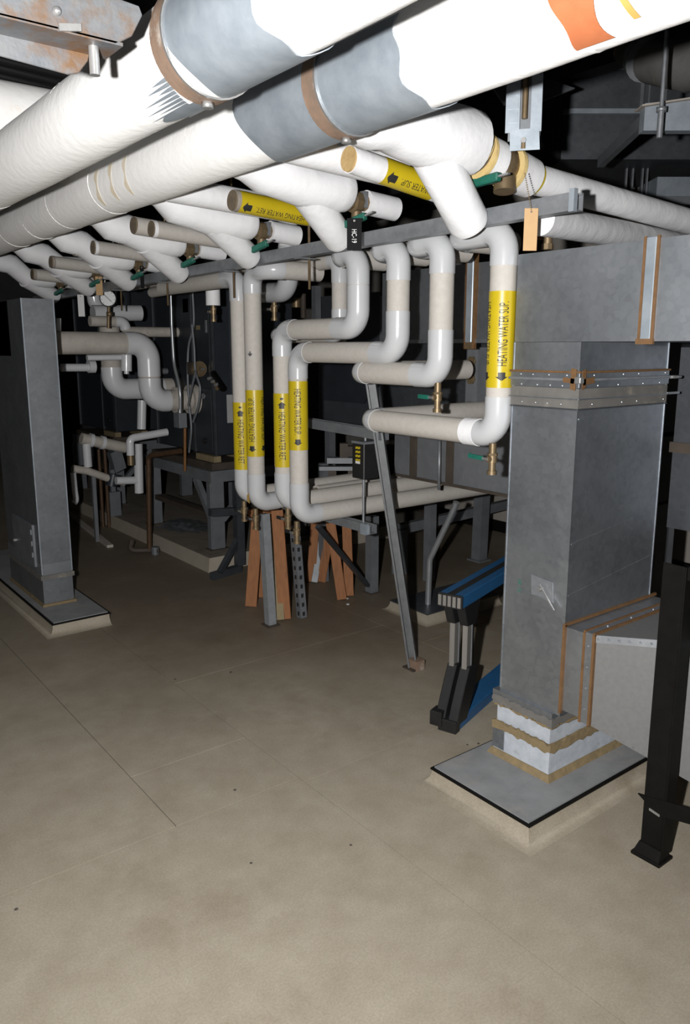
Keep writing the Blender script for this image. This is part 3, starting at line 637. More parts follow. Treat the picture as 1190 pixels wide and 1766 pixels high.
MB().cyl(b0 + nn * .006 + V(0, 0, -.006), b0 + nn * .018 + V(0, 0, -.006), .009, 6).build('bolt_head', 'bolt', t)
MB().cyl(b0 + V(0, 0, .06), b0 + V(0, 0, .19), .009, 10).build('threaded_rod', 'brass', t)
MB().cyl(b0 + V(0, 0, -.03), b0 + V(0, 0, .0), .012, 10).build('strap_stud', 'brass', t)
MB().cyl(b0 + V(0, 0, .2), V(b0.x, b0.y, RZ - .04), .009, 8).build('hanger_rod', 'strut_zinc', t)
# second pipe under the first outgoing pipe, on the right
pa = px(932, 379, X=2.13); pb = px(1120, 412, X=3.1)
t = pipe_run('outgoing_pipe', 'pale pipe running away under the first outgoing pipe at right', [pa, pa + (pb - pa) * 2.4], r=.050, jm='canvas_fresh', covers={})
v = px(945, 405, X=2.3)
MB().cyl((v.x, v.y, v.z + .05), (v.x, v.y, v.z - .03), .016, 12).cyl((v.x, v.y, v.z - .03), (v.x, v.y, v.z - .05), .02, 8).build('vent_valve', 'brass', t)
MB().box(v.x - .03, v.x + .03, v.y + .03, v.y + .05, v.z - .01, v.z + .08).build('pipe_clip', 'wood', t)
# ---------------------------------------------------------------- tall rectangular duct on a curb (right), with the level duct above it and a side take-off
DX0, DX1, DY0, DY1 = 2.15, 2.672, 1.541, 1.812
ZB, ZT, ZH = .332, 1.617, 1.908
t = thing('duct_curb', 'low vinyl-coved curb with sheet-metal cap under the tall duct', 'curb', (2.4, 1.7, 0))
cx0, cx1, cy0, cy1 = 1.885, 2.98, 1.445, 1.895
def cove(parent, x0, x1, y0, y1, h, w, open_y1=False):
    """concave vinyl cove around a curb (x0,y0 near corner); rings from floor up to the cap"""
    mb = MB(); R = []
    for k in range(7):
        a = math.pi / 2 * k / 6; o = w * (1 - math.sin(a)); z = h * (1 - math.cos(a))
        R.append([(x0 - o, y0 - o, z), (x1, y0 - o, z), (x1, y1 + (0 if open_y1 else o), z), (x0 - o, y1 + (0 if open_y1 else o), z)])
    vs_ = [p for r in R for p in r]
    mb.add(vs_, [(k * 4 + i, k * 4 + (i + 1) % 4, k * 4 + 4 + (i + 1) % 4, k * 4 + 4 + i) for k in range(6) for i in range(4)], True)
    mb.add(R[-1], [(0, 1, 2, 3)]); mb.add(R[0], [(3, 2, 1, 0)])
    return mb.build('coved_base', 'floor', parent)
cove(t, cx0, cx1, cy0, cy1, .062, .05)
MB().box(cx0 - .006, cx1, cy0 - .006, cy1 + .006, .060, .066).build('edge_strip', 'black_steel', t)
MB().box(cx0 + .006, cx1, cy0 + .006, cy1 - .004, .066, .071).build('cap_sheet', 'cap_metal', t)
MB().box(cx0 + .004, cx1, cy0 + .16, cy0 + .163, .071, .0735).build('cap_seam', 'cap_metal', t)
t = thing('tall_duct', 'tall galvanised rectangular duct standing on the right-hand curb', 'duct', (2.4, 1.68, .071))
# base: caulk skirt, whitened collar, flexible connector
ax0, ax1, ay0, ay1 = DX0 - .005, DX1 + .0, DY0 + .03, DY1 + .02
def frame(nm, m, o, z0, z1, o1=None, bev=0.0):
    o1 = o if o1 is None else o1
    return MB().hexa([(ax0 - o, ay0 - o, z0), (ax1 + o, ay0 - o, z0), (ax1 + o, ay1 + o, z0), (ax0 - o, ay1 + o, z0),
                      (ax0 - o1, ay0 - o1, z1), (ax1 + o1, ay0 - o1, z1), (ax1 + o1, ay1 + o1, z1), (ax0 - o1, ay1 + o1, z1)]).build(nm, m, t, bev)
frame('caulk_skirt', 'caulk', .016, .071, .094, .004)
frame('base_collar', 'galv_white', .0, .071, .196)
MB().box(ax0 - .003, ax0, ay1 - .055, ay1 + .003, .098, .20).build('collar_tab', 'galv', t, .001)
def ragged(nm, m, z0, z1, seed, th=.006, amp=.014, off=0.0):
    """uneven smear of sealant around the two visible sides"""
    rnd = random.Random(seed); mb = MB()
    N = 22
    top = [z1 + rnd.uniform(-amp, amp) for _ in range(2 * N + 1)]; bot = [z0 + rnd.uniform(-amp, amp) for _ in range(2 * N + 1)]
    def pos(i, o):
        if i <= N: return (ax0 - o, ay1 - (ay1 - ay0 + o) * i / N)
        return (ax0 - o + (ax1 - ax0) * (i - N) / N, ay0 - o)
    vs_ = []
    for i in range(2 * N + 1):
        x, y = pos(i, off + th); vs_ += [(x, y, bot[i]), (x, y, top[i])]
    o = len(vs_)
    for i in range(2 * N + 1):
        x, y = pos(i, off); vs_ += [(x, y, bot[i]), (x, y, top[i])]
    fs = []
    for i in range(2 * N):
        a = 2 * i; fs += [(a, a + 2, a + 3, a + 1), (a + 1, a + 3, o + a + 3, o + a + 1), (a, a + 2, o + a + 2, o + a)]
    return mb.add(vs_, fs).build(nm, m, t)
frame('collar_lip', 'caulk', .006, .194, .204)
ragged('sealant_smear', 'caulk', .180, .212, 3, .010, .006)
frame('flex_connector', 'galv_white', -.008, .206, .285)
frame('flange', 'flex', .008, .290, .304)
ragged('sealant_smear', 'flex', .284, .312, 5, .011, .005)
ragged('sealant_smear', 'caulk', .276, .284, 8, .010, .005)
frame('flange', 'galv', .006, .306, .332)
b = MB().box(DX0, DX1, DY0, DY1, ZB, ZT).build('duct_body', 'galv', t)
# standing corner beads
for x, y in ((DX0, DY0), (DX1, DY0), (DX0, DY1)):
    MB().box(x - .0022, x + .0022, y - .0022, y + .0022, ZB + .01, ZT).build('corner_bead', 'galv', t)
# flanged joint
def joint(z0, z1, o, nm, m): return MB().box(DX0 - o, DX1 + o, DY0 - o, DY1 + o, z0, z1).build(nm, m, t, .001)
zj = 1.6 + (1.503 - 1.6) * 1.0437
joint(zj - .028, zj + .020, .006, 'joint_flange', 'galv'); joint(zj + .019, zj + .026, .010, 'sealant_line', 'sealant')
joint(zj - .006, zj + .002, .012, 'joint_cleat', 'strut_zinc'); joint(zj - .095, zj - .030, .004, 'flex_strip', 'flex'); joint(zj - .066, zj - .062, .010, 'joint_ridge', 'galv')
joint(zj - .100, zj - .096, .006, 'joint_ridge', 'galv_dark')
MB().box(DX0 - .016, DX0 + .008, DY0 - .016, DY0 + .008, zj - .014, zj + .008).build('corner_bolt', 'bolt', t, .003)
for dy, dz, hw, hh in ((.012, .0, .010, .034), (.03, -.004, .022, .008)):
    MB().obox((DX0 - .0125, DY0 + dy, zj + dz), (.001, 0, 0), (0, hw, .002), (0, -.001, hh)).build('corner_sealant', 'sealant', t)
for dx, dz, hw, hh in ((.010, .0, .009, .030), (.035, -.006, .03, .010)):
    MB().obox((DX0 + dx, DY0 - .0125, zj + dz), (hw, 0, .003), (0, .001, 0), (-.001, 0, hh)).build('corner_sealant', 'sealant', t)
MB().cyl((DX1 + .01, DY0 - .008, zj - .004), (DX1 + .06, DY0 - .02, zj - .004), .006, 8).build('draw_rod', 'bolt', t)
MB().bar((DX1, DY0 - .006, zj - .062), (DX1 + .08, DY0 - .006, zj - .062), .008, .008).build('draw_rod', 'strut_zinc', t)
mb = MB()
for i in range(4):
    for zz in (zj + .012, zj - .022, zj - .082): mb.ball((DX0 - .006, DY0 + .05 + .06 * i + .01 * math.sin(i * 5 + zz * 90), zz), .0032, 6); mb.ball((DX0 + .09 + .13 * i + .02 * math.sin(i * 3 + zz * 70), DY0 - .006, zz), .0032, 6)
stuff(mb.build('rivets', 'strut_zinc', t))
for zz in (1.40, .98, .80):   # cross breaks pressed into the broad side
    MB().bar((DX0 + .01, DY0 - .0006, zz - .03), (DX1 - .01, DY0 - .0006, zz + .03 if zz < 1.3 else zz), .002, .004).build('pressed_bead', 'galv', t)
MB().box(DX0 - .004, DX0 + .0, 1.62, 1.74, .74, .742).build('pressed_bead', 'galv', t)
# damper quadrant and green handwriting
qp = px(935, 1015, X=DX0 - .002); q = MB().obox(qp, V(.0015, 0, 0), V(0, .048, .004), V(0, .003, .036)).build('damper_plate', 'strut_zinc', t, .001)
MB().cyl(qp + V(-.002, 0, 0), qp + V(-.02, 0, 0), .008, 10).build('damper_stud', 'bolt', q)
for s in (-.006, .006): MB().bar(qp + V(-.014, -.005 + s, .012 + s), qp + V(-.018, -.062 + s, -.052 + s), .005, .004).build('damper_handle', 'bolt', q)
gp = px(896, 1010, X=DX0 - .001)
lettering('SU  8A', .016, gp, (0, 0, 1), (-1, 0, 0), 'green_ink', t, None, .05)
# side take-off: short straight collar then a flaring transition towards the right
fy0 = 1.455; zt0, zb0 = .66, .335
def tz(p, X): return px(*p, X=X)
s = thing('side_takeoff', 'pale metal flaring side duct leaving the foot of the tall duct', 'duct', (2.3, 1.2, .3))
MB().box(DX0 + .005, DX1 + .03, fy0 - .0, DY0, zb0 + .02, zt0).build('collar', 'galv', s)
MB().box(DX0 - .004, DX1 + .04, fy0 - .03, fy0, zb0 + .012, zt0 + .010).build('flange_strip', 'galv', s)
yE = .45; f = (fy0 - .03 - yE) / .56
xn = DX0 + .12 * f; a = px(1145, 1095, X=DX0 + .11); kz = (a.z - .665) / (fy0 - .03 - a.y); ztE = .668 + kz * (fy0 - .03 - yE) * .9
bb = px(1115, 1298, X=DX0 + .10); kb = (bb.z - .345) / (fy0 - .03 - bb.y); zbE = max(.06, .345 + kb * (fy0 - .03 - yE))
MB().hexa([(DX0 + .004, fy0 - .03, .345), (DX0 + .004 + .15 * f, yE, zbE), (DX1 + .22, yE, zbE), (DX1 + .03, fy0 - .03, .345),
           (DX0 + .004, fy0 - .03, .665), (DX0 + .004 + .15 * f, yE, ztE), (DX1 + .22, yE, ztE), (DX1 + .03, fy0 - .03, .665)]).build('transition', 'galv_pale', s)
e0 = V(DX0 + .004, fy0 - .03, .665); e1 = V(DX0 + .004 + .15 * f, yE, ztE)
MB().bar(e0 + V(-.002, 0, -.012), e1 + V(-.002, 0, -.012), .004, .026, (0, 0, 1)).build('edge_flange', 'galv', s)
mb = MB()
for i in range(30):
    mb.ball(e0.lerp(e1, (i + .5) / 30) + V(-.005, 0, -.012), .0045, 6)
    mb.ball(V(DX0 + .004, fy0 - .03, .345).lerp(V(DX0 + .004 + .15 * f, yE, zbE), (i + .5) / 30) + V(-.002, 0, .008), .003, 6)
for i in range(4): mb.ball((DX0 - .006, fy0 - .015, .40 + .075 * i), .004, 6); mb.ball((DX0 + .1 + .14 * i, fy0 - .015, zt0 + .011), .004, 6)
stuff(mb.build('rivets', 'strut_zinc', s))
for y in (DY0 - .001, fy0 + .003, fy0 - .033):
    MB().box(DX0 - .007, DX0 + .005, y - .005, y + .004, zb0 + .01, zt0 + .008).build('sealant_line', 'sealant', s)
    MB().box(DX0 - .004, DX1 + .04, y - .005, y + .004, zt0 + .004, zt0 + .0135).build('sealant_line', 'sealant', s)
# level duct overhead the tall one, running towards the right
h = thing('level_duct', 'galvanised level duct joining the top of the tall duct at right', 'duct', (2.4, 1.0, ZT))
MB().box(DX0, DX1, -1.9, DY1, ZT + .001, ZH).build('duct_body', 'galv', h)
MB().box(DX0, DX1, DY0 + .3, DY0 + .301, ZT + .001, ZH).build('inner_seam', 'galv', h)
ys = px(1120, 500, X=DX0).y
for yy in (ys, ys - .9, ys - 1.8):
    MB().box(DX0 - .008, DX0, yy - .016, yy + .016, ZT, ZH + .006).build('slip_joint', 'galv_light', h, .002)
    for o in (-.021, .021): MB().box(DX0 - .006, DX0, yy + o - .0045, yy + o + .0045, ZT - .006, ZH + .008).build('sealant_line', 'sealant', h)
    MB().box(DX0 - .01, DX0, yy - .028, yy + .028, ZT - .008, ZT + .008).build('sealant_blob', 'sealant', h)
# another dark duct behind the tall one at the right edge
k = thing('rear_duct', 'dark duct riser behind the tall duct at the right edge', 'duct', (3.0, 1.5, 0))
MB().box(2.86, 3.3, 1.12, 1.60, .90, 1.60).build('duct_body', 'galv_dark', k)
MB().box(2.85, 3.31, 1.11, 1.61, 1.20, 1.24).build('joint_flange', 'steel_brown', k)
MB().box(3.0, 3.2, 1.3, 1.45, 0, .9).build('stand_pipe', 'steel_brown', k)
# black steel leg at the right edge
L = thing('black_steel_leg', 'black steel angle leg with foot plate at the right edge', 'support leg', (2.16, 1.18, 0))
fx, fy = 2.135, 1.165
def leg_box(nm, x0, x1, y0, y1, z0, z1): MB().box(x0, x1, y0, y1, z0, z1).build(nm, 'black_steel', L, .002)
leg_box('front_flange', fx - .005, fx + .003, fy - .040, fy + .028, .02, .97)
leg_box('side_flange', fx - .005, fx + .055, fy - .046, fy - .040, .02, .97)
leg_box('foot_plate', fx - .03, fx + .05, fy - .055, fy + .045, 0, .012)
MB().hexa([(fx - .025, fy - .05, .012), (fx + .04, fy - .05, .012), (fx + .04, fy + .04, .012), (fx - .025, fy + .04, .012), (fx - .008, fy - .045, .045), (fx + .02, fy - .045, .045), (fx + .02, fy + .03, .045), (fx - .008, fy + .03, .045)]).build('foot_boot', 'black_steel', L)
leg_box('cross_bar', fx - .0, fx + .006, fy - .8, fy - .046, .93, .97)
MB().plate([(fx - .006, fy + .05, .20), (fx - .006, fy - .3, .27), (fx - .006, fy - .3, .22), (fx - .006, fy - .02, .16)], (1, 0, 0), .006).build('gusset', 'black_steel', L)
leg_box('added_shelf', fx - .0, fx + .75, fy - .82, fy - .13, .97, .99)
MB().box(fx + .02, fx + .75, fy - .82, fy - .16, .99, 1.50).build('cabinet', 'boiler', L, .01)  # unseen cabinet, with shelf and posts, added to darken the duct side's reflection
leg_box('added_rear_post', fx + .70, fx + .75, fy - .80, fy - .75, 0, .97)
leg_box('added_second_post', fx, fx + .05, fy - .80, fy - .75, 0, .97)
MB().obox((fx - .007, fy - .012, .165), (.001, 0, 0), (0, .018, .003), (0, 0, .004)).build('white_scuff', 'bolt', L)
# ---------------------------------------------------------------- overhead dark ductwork, top right
d = thing('overhead_duct', 'dark overhead duct with bright flange edge at upper right', 'duct', px(1050, 230, d=4.4))
def scr(p, dd): return px(p[0], p[1], d=dd)
def diag_box(nm, m, c0, c1, dd, depth, par):    # box whose near face spans photo corners c0 (top-left) - c1 (bottom-right) at depth dd, level and square to the view
    tl = scr(c0, dd); br = scr(c1, dd); w = (br - tl).dot(RT); z0, z1 = br.z, tl.z; o = V(tl.x, tl.y, 0)
    p = [o, o + RT * w, o + RT * w + FW * depth, o + FW * depth]
    return MB().hexa([(q.x, q.y, z0) for q in p] + [(q.x, q.y, z1) for q in p]).build(nm, m, par)
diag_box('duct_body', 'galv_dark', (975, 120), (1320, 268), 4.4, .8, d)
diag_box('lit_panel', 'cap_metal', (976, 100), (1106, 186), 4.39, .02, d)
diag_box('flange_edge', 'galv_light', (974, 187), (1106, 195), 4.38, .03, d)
for x, w_ in ((1108, 6), (1122, 3), (1150, 4)): diag_box('standing_seam', 'steel_grey', (x, 110), (x + w_, 190), 4.38, .02, d)
h = thing('hanger_channel', 'pale channel end with threaded rod at upper right edge', 'channel', px(1140, 210, d=2.9))
c0 = scr((1113, 178), 2.9); c1 = scr((1260, 215), 2.9)
MB().hexa([c0 + V(0, 0, -.095), scr((1260, 170), 2.9) + V(0, 0, -.11), scr((1260, 170), 2.9) + FW * .05 + V(0, 0, -.11), c0 + FW * .05 + V(0, 0, -.095), c0, scr((1260, 165), 2.9), scr((1260, 165), 2.9) + FW * .05, c0 + FW * .05]).build('channel', 'galv_light', h)
MB().hexa([scr((1108, 180), 2.88) + V(0, 0, -.006), scr((1260, 160), 2.88), scr((1260, 160), 2.88) + FW * .08, scr((1108, 180), 2.88) + FW * .08 + V(0, 0, -.006), scr((1108, 180), 2.88), scr((1260, 160), 2.88) + V(0, 0, .006), scr((1260, 160), 2.88) + FW * .08 + V(0, 0, .006), scr((1108, 180), 2.88) + FW * .08]).build('top_flange', 'jacket_old', h)
a = scr((1137, 238), 2.84); bq = scr((1143, 188), 2.84); MB().cyl((a.x, a.y, a.z), (a.x, a.y, bq.z), .011, 10).cyl((a.x, a.y, bq.z), (a.x, a.y, RZ - .04), .008, 10).build('threaded_rod', 'strut_zinc', h)
MB().cyl((a.x, a.y, bq.z - .015), (a.x, a.y, bq.z), .02, 6).build('nut', 'strut_zinc', h)
b = thing('diagonal_brace', 'dark diagonal steel brace below the overhead duct', 'brace', scr((1040, 275), 3.6))
MB().bar(scr((1036, 280), 3.7), scr((1120, 200), 2.94), .03, .045).build('bar', 'steel_grey', b)
q = thing('wrapped_elbow', 'grimy dark insulated elbow at the top right corner', 'pipe', scr((1150, 110), 3.2))
MB().tube([scr((1075, 85), 3.4), scr((1125, 105), 3.25), scr((1190, 112), 3.1), scr((1260, 95), 3.0)], [.05, .085, .10, .10], 20).build('insulation', 'insul_dark', q)
MB().tube([scr((1108, 96), 3.28), scr((1116, 103), 3.24)], [.082, .088], 20).build('joint_band', 'steel_grey', q)
# things far behind at the right: pale box and dark frame
z_ = thing('far_fixture', 'pale boxed fixture hanging far behind at the right edge', 'fixture', px(1150, 320, d=4.6))
diag_box('housing', 'galv_light', (1134, 305), (1230, 338), 4.6, .3, z_); diag_box('bracket', 'steel_grey', (1110, 338), (1230, 352), 4.62, .2, z_)
for x in (1082, 1093, 1110, 1118): diag_box('hanger_rod', 'steel_grey', (x, 262), (x + 3, 345), 4.7, .02, z_)
kx = scr((1180, 360), 4.2)
MB().ball(scr((1172, 372), 4.2), .055, 14).build('white_cap', 'canvas_fresh', z_)
w_ = thing('overhead_junction', 'dark steel junction plates under the deck above the clamp', 'plate', scr((930, 140), 3.6))
MB().plate([scr((850, 150), 3.7), scr((930, 130), 3.6), scr((992, 152), 3.5), scr((925, 178), 3.5), scr((870, 180), 3.6)], FW, .02).build('plate', 'steel_grey', w_)
MB().cyl(scr((918, 160), 3.65), scr((918, 160), 3.65) + V(0, 0, .5), .05, 16).build('stub', 'steel_brown', w_)
# ---------------------------------------------------------------- folding sawhorse, blue beams and alloy legs
t = thing('folding_sawhorse', 'folding sawhorse with blue beams and alloy legs beside the tall duct', 'sawhorse', (2.5, 2.15, 0))
dirx = V(.95, .31, 0).normalized(); sd = V(-dirx.y, dirx.x, 0); A = px(768, 1034, z=.60) ; 
A = V(2.235, 2.165, 0)
def P(u, s, z): return A + dirx * u + sd * s + V(0, 0, z)
def beam(nm, m, u0, u1, s0, s1, z0, z1, bev=.003): 
    return MB().hexa([P(u0, s0, z0), P(u1, s0, z0), P(u1, s1, z0), P(u0, s1, z0), P(u0, s0, z1), P(u1, s0, z1), P(u1, s1, z1), P(u0, s1, z1)]).build(nm, m, t, bev)
tb = beam('top_beam', 'blue', 0, 1.0, -.055, .055, .545, .60)
beam('beam_groove', 'ink', .0, 1.0, -.016, .016, .599, .601, 0)
for i in range(5): beam('end_rib', 'alu', -.012, .002, -.05 + .022 * i, -.036 + .022 * i, .55, .595, 0)
beam('end_cap', 'black_plastic', -.008, .004, -.056, .056, .542, .602)
bb = beam('bottom_beam', 'blue', 0, 1.0, -.05, .05, .0, .05)
beam('end_cap', 'black_plastic', -.03, .01, -.055, .03, .0, .055)
beam('foot_block', 'black_plastic', -.04, .02, .01, .065, .02, .085)
beam('badge', 'blue', .045, .085, -.052, -.049, .02, .045, 0)
for s in (-.032, .028):
    MB().obox(P(.10, s, .30), dirx * .021, sd * .012, V(0, 0, .17)).build('leg', 'alu', t, .002)
    MB().obox(P(.125, s - .012, .30), dirx * .004, sd * .002, V(0, 0, .165)).build('leg_rib', 'strut_zinc', t)
for s in (-.032, .028):
    MB().plate([P(-.03, s - .024, .03), P(.075, s - .024, .03), P(.15, s - .024, .15), P(.165, s - .024, .25), P(.085, s - .024, .262), P(.045, s - .024, .19), P(.0, s - .024, .10)], sd, .044).build('lower_bracket', 'black_plastic', t, .004)
    MB().plate([P(.025, s - .02, .545), P(.19, s - .02, .545), P(.15, s - .02, .44), P(.065, s - .02, .45)], sd, .04).build('upper_bracket', 'black_plastic', t, .004)
MB().obox(P(.20, 0, .30), dirx * .018, sd * .012, V(0, 0, .26)).build('inner_leg', 'steel_grey', t, .002)
# ---------------------------------------------------------------- steel posts, braces
def post(name, label, p0, p1, w, m, kind='strut', up=(0, 1, 0), foot=True, cat='post'):
    p0 = Vector(p0); p1 = Vector(p1); t = thing(name, label, cat, p0)
    a = (p1 - p0).normalized(); s = p0 + a * .006
    mb = MB()
    if kind == 'strut': mb.strut(s, p1, up, w, w)
    elif kind == 'double': mb.strut(s, p1, up, w, w)
    else: mb.bar(s, p1, w, w, up)
    mb.build('channel', m, t)
    if foot: MB().box(p0.x - .04, p0.x + .04, p0.y - .04, p0.y + .04, 0, .008).build('foot_plate', 'steel_brown', t)
    return t
b0 = px(713, 1152, z=0)
t = post('leaning_strut', 'long galvanised slotted strut leaning in front of the low rack', b0, px(637, 640, X=2.40), .047, 'strut_old', up=(.75, .66, 0))
MB().box(b0.x - .02, b0.x + .035, b0.y - .045, b0.y + .02, 0, .05).build('foot_angle', 'band_rust', t)
b1 = px(467, 1078, z=0); t = post('upright_strut', 'plain grey steel upright left of the wooden trestles', b1, px(455, 886, X=b1.x), .05, 'post_zinc', 'bar')
b2 = px(521, 1066, z=0); t = post('perforated_strut', 'dark perforated strut upright under the marked pipes', b2, px(508, 905, X=b2.x - .02), .045, 'steel_grey', 'bar', foot=False)
for i in range(10):
    c = b2.lerp(px(508, 905, X=b2.x - .02), (i + .6) / 10.2); nn = V(-.61, -.79, 0)
    MB().obox(c + V(-.0235, -.001, 0), V(.0012, 0, 0), V(0, .008, 0), V(0, 0, .012)).build('slot', 'ink', t)
    MB().obox(c + V(-.001, -.0235, 0), V(.008, 0, 0), V(0, .0012, 0), V(0, 0, .012)).build('slot', 'ink', t)
b3 = px(641, 1022, z=0); t = post('square_post', 'grey square steel post behind the low rack', b3, px(642, 890, X=b3.x), .062, 'steel_grey', 'bar')
b4 = px(826, 966, z=0); t = post('square_post', 'grey square steel post near the pale far wall', b4, px(832, 845, X=b4.x), .085, 'steel_grey', 'bar')
MB().box(b4.x - .065, b4.x + .065, b4.y - .065, b4.y + .065, 0, .012).build('base_plate', 'steel_grey', t)
t = thing('diagonal_flat_bar', 'dark flat bar sloping down to the square post foot', 'brace', px(635, 1008, X=b3.x - .05))
MB().bar(px(548, 908, X=2.56), px(634, 1010, X=b3.x - .05), .03, .02).build('bar', 'boiler_trim', t)
t = thing('cross_rail', 'grey square rail running behind the low rack', 'rail', px(800, 890, Y=b4.y))
MB().bar(px(690, 912, Y=b4.y + .1), px(960, 850, Y=b4.y + .1), .05, .07).build('rail', 'steel_grey', t)
MB().bar(px(690, 912, Y=b4.y + .1), V(px(690, 912, Y=b4.y + .1).x, b4.y + .1, 0), .08, .08, (0, 1, 0)).build('leg', 'steel_grey', t)
# low rack rail, rod and spring hanger
hz = px(650, 745, X=2.47)
t = thing('rack_rail', 'dark horizontal strut holding the black spring hanger', 'channel', (2.47, 3.2, hz.z))
MB().strut((2.47, px(664, 755, X=2.47).y, hz.z - .01), (2.47, px(535, 728, X=2.47).y + .1, px(545, 730, X=2.47).z), (0, 0, -1), .05, .05).build('channel', 'steel_grey', t)
sp = px(630, 790, X=2.47)
t = thing('spring_hanger', 'black spring hanger canister with yellow markings', 'hanger', px(630, 910, X=2.47))
MB().box(sp.x - .048, sp.x + .048, sp.y - .048, sp.y + .048, px(630, 824, X=2.47).z, px(630, 761, X=2.47).z).build('canister', 'black_plastic', t, .004)
MB().box(sp.x - .05, sp.x + .05, sp.y - .05, sp.y + .05, px(630, 764, X=2.47).z, px(630, 760, X=2.47).z).build('top_plate', 'steel_grey', t)
nn = V(-1, 0, 0)
for i in range(4):       # worn yellow print, not legible
    zz = px(630, 771 + 7 * i, X=2.47).z
    for k in range(4): MB().obox(V(sp.x - .0488, sp.y + .014 - .0095 * k, zz + (.001 if k % 2 else -.001)), V(.0006, 0, 0), V(0, .0036, 0), V(0, 0, .0055)).build('worn_print', 'yellow', t)
MB().obox(V(sp.x - .049, sp.y, px(630, 796, X=2.47).z), V(.001, 0, 0), V(0, .017, 0), V(0, 0, .006)).build('sticker', 'white_print', t)
MB().cyl((sp.x - .02, sp.y - .012, px(630, 912, X=2.47).z), (sp.x - .02, sp.y - .012, px(630, 820, X=2.47).z), .007, 10).build('rod', 'strut_zinc', t)
MB().cyl((sp.x, sp.y, px(630, 765, X=2.47).z), (sp.x, sp.y, hz.z - .03), .007, 10).build('rod', 'strut_zinc', t)
ck = px(631, 890, X=2.45)
t = thing('rack_channel', 'short grey strut under the low rack pipes with square nut', 'channel', ck)
MB().strut((2.45, ck.y - .06, zbot - .075), (2.45, 3.75, zbot - .075), (0, 0, -1), .045, .045).build('channel', 'strut_zinc', t)
MB().box(2.405, 2.43, ck.y - .05, ck.y - .01, zbot - .10, zbot - .045).build('square_nut', 'galv_light', t)
# bent conduit from a small pad
pd = px(738, 1042, z=.06)
t = thing('conduit_pad', 'small low pad with metal cap under the bent conduit', 'curb', (pd.x + .1, pd.y, 0))
cove(t, pd.x - .13, pd.x + .5, pd.y - .13, pd.y + .2, .055, .04)
MB().box(pd.x - .135, pd.x + .5, pd.y - .135, pd.y + .2, .055, .062).build('cap', 'galv_dark', t)
X_ = pd.x
t = tag(MB().tube(fillet([V(X_, pd.y, .062), px(741, 965, X=X_), px(784, 875, X=X_ + .04), px(787, 866, X=X_ + .04)], .08)[0], .019, 14).build('bent_conduit', 'conduit'), 'shiny bent conduit rising from the small pad', 'conduit')
# ---------------------------------------------------------------- wooden trestles
def board(t, a, b, w, th, m='wood', nm='leg', face=None):
    a = Vector(a); b = Vector(b); d = (b - a).normalized(); f = Vector(face or V(-.61, -.79, 0)); f = (f - d * f.dot(d)).normalized(); s = d.cross(f)
    return MB().hexa([a - s * w / 2 - f * th / 2, a + s * w / 2 - f * th / 2, a + s * w / 2 + f * th / 2, a - s * w / 2 + f * th / 2,
                      b - s * w / 2 - f * th / 2, b + s * w / 2 - f * th / 2, b + s * w / 2 + f * th / 2, b - s * w / 2 + f * th / 2]).build(nm, m, t, .002)
def wl(t, f0, d0, top, w=.075, m='wood', nm='leg', th=.038):
    a = px(*f0, z=0) ; 
    b = px(*top, d=d0); return board(t, a + V(0, 0, .002), b, w, th, m, nm)
def dep(p): return (px(*p, z=0) - EYEV).dot(CF)
t = thing('wooden_trestle', 'orange-brown wooden sawhorse behind the marked pipes, the nearer one', 'sawhorse', (2.45, 3.95, 0))
d = dep((436, 1046)); wl(t, (433, 1046), d, (445, 880), .072); wl(t, (454, 1030), d + .1, (462, 880), .06)
wl(t, (492, 1068), d - .2, (478, 880), .072); wl(t, (484, 1070), d - .1, (471, 900), .05, 'wood_pale')
board(t, px(430, 888, d=d - .02), px(500, 898, d=d - .12), .075, .038, nm='top_rail')
t = thing('wooden_trestle', 'orange-brown wooden sawhorse farther back under the low rack', 'sawhorse', (2.95, 4.0, 0))
d = dep((590, 1033)); wl(t, (590, 1034), d, (567, 880), .062); wl(t, (602, 1028), d + .12, (597, 880), .062)
wl(t, (536, 1003), d + .35, (545, 880), .06); wl(t, (554, 1003), d + .3, (572, 895), .06)
wl(t, (542, 1005), d + .42, (560, 900), .045, 'steel_grey', 'metal_leg')
board(t, px(540, 884, d=d + .2), px(605, 880, d=d + .05), .07, .038, nm='top_rail')
# ---------------------------------------------------------------- small debris on the floor
for i, (x, y, s) in enumerate([(405, 1363, .006), (433, 1489, .005), (28, 1569, .006), (1012, 1389, .009), (600, 1043, .012), (599, 1033, .010), (302, 1172, .006), (825, 1283, .006), (806, 1285, .005), (398, 1160, .008), (605, 1458, .005)]):
    c = px(x, y, z=0); q = thing('floor_speck', 'small crumb of debris on the floor, %s' % ('by the seam left of centre', 'lower centre', 'at the lower left edge', 'near the black leg', 'pale one behind the trestle', 'pale one near the rack post', 'left behind the seam', 'just beside the curb', 'left of the curb', 'ring near the trestle', 'tiny one in the open floor')[i], 'debris', c)
    MB().ball(c + V(0, 0, s * .3), s, 8, .4).build('crumb', 'white_print' if i in (4, 5) else 'debris', q)
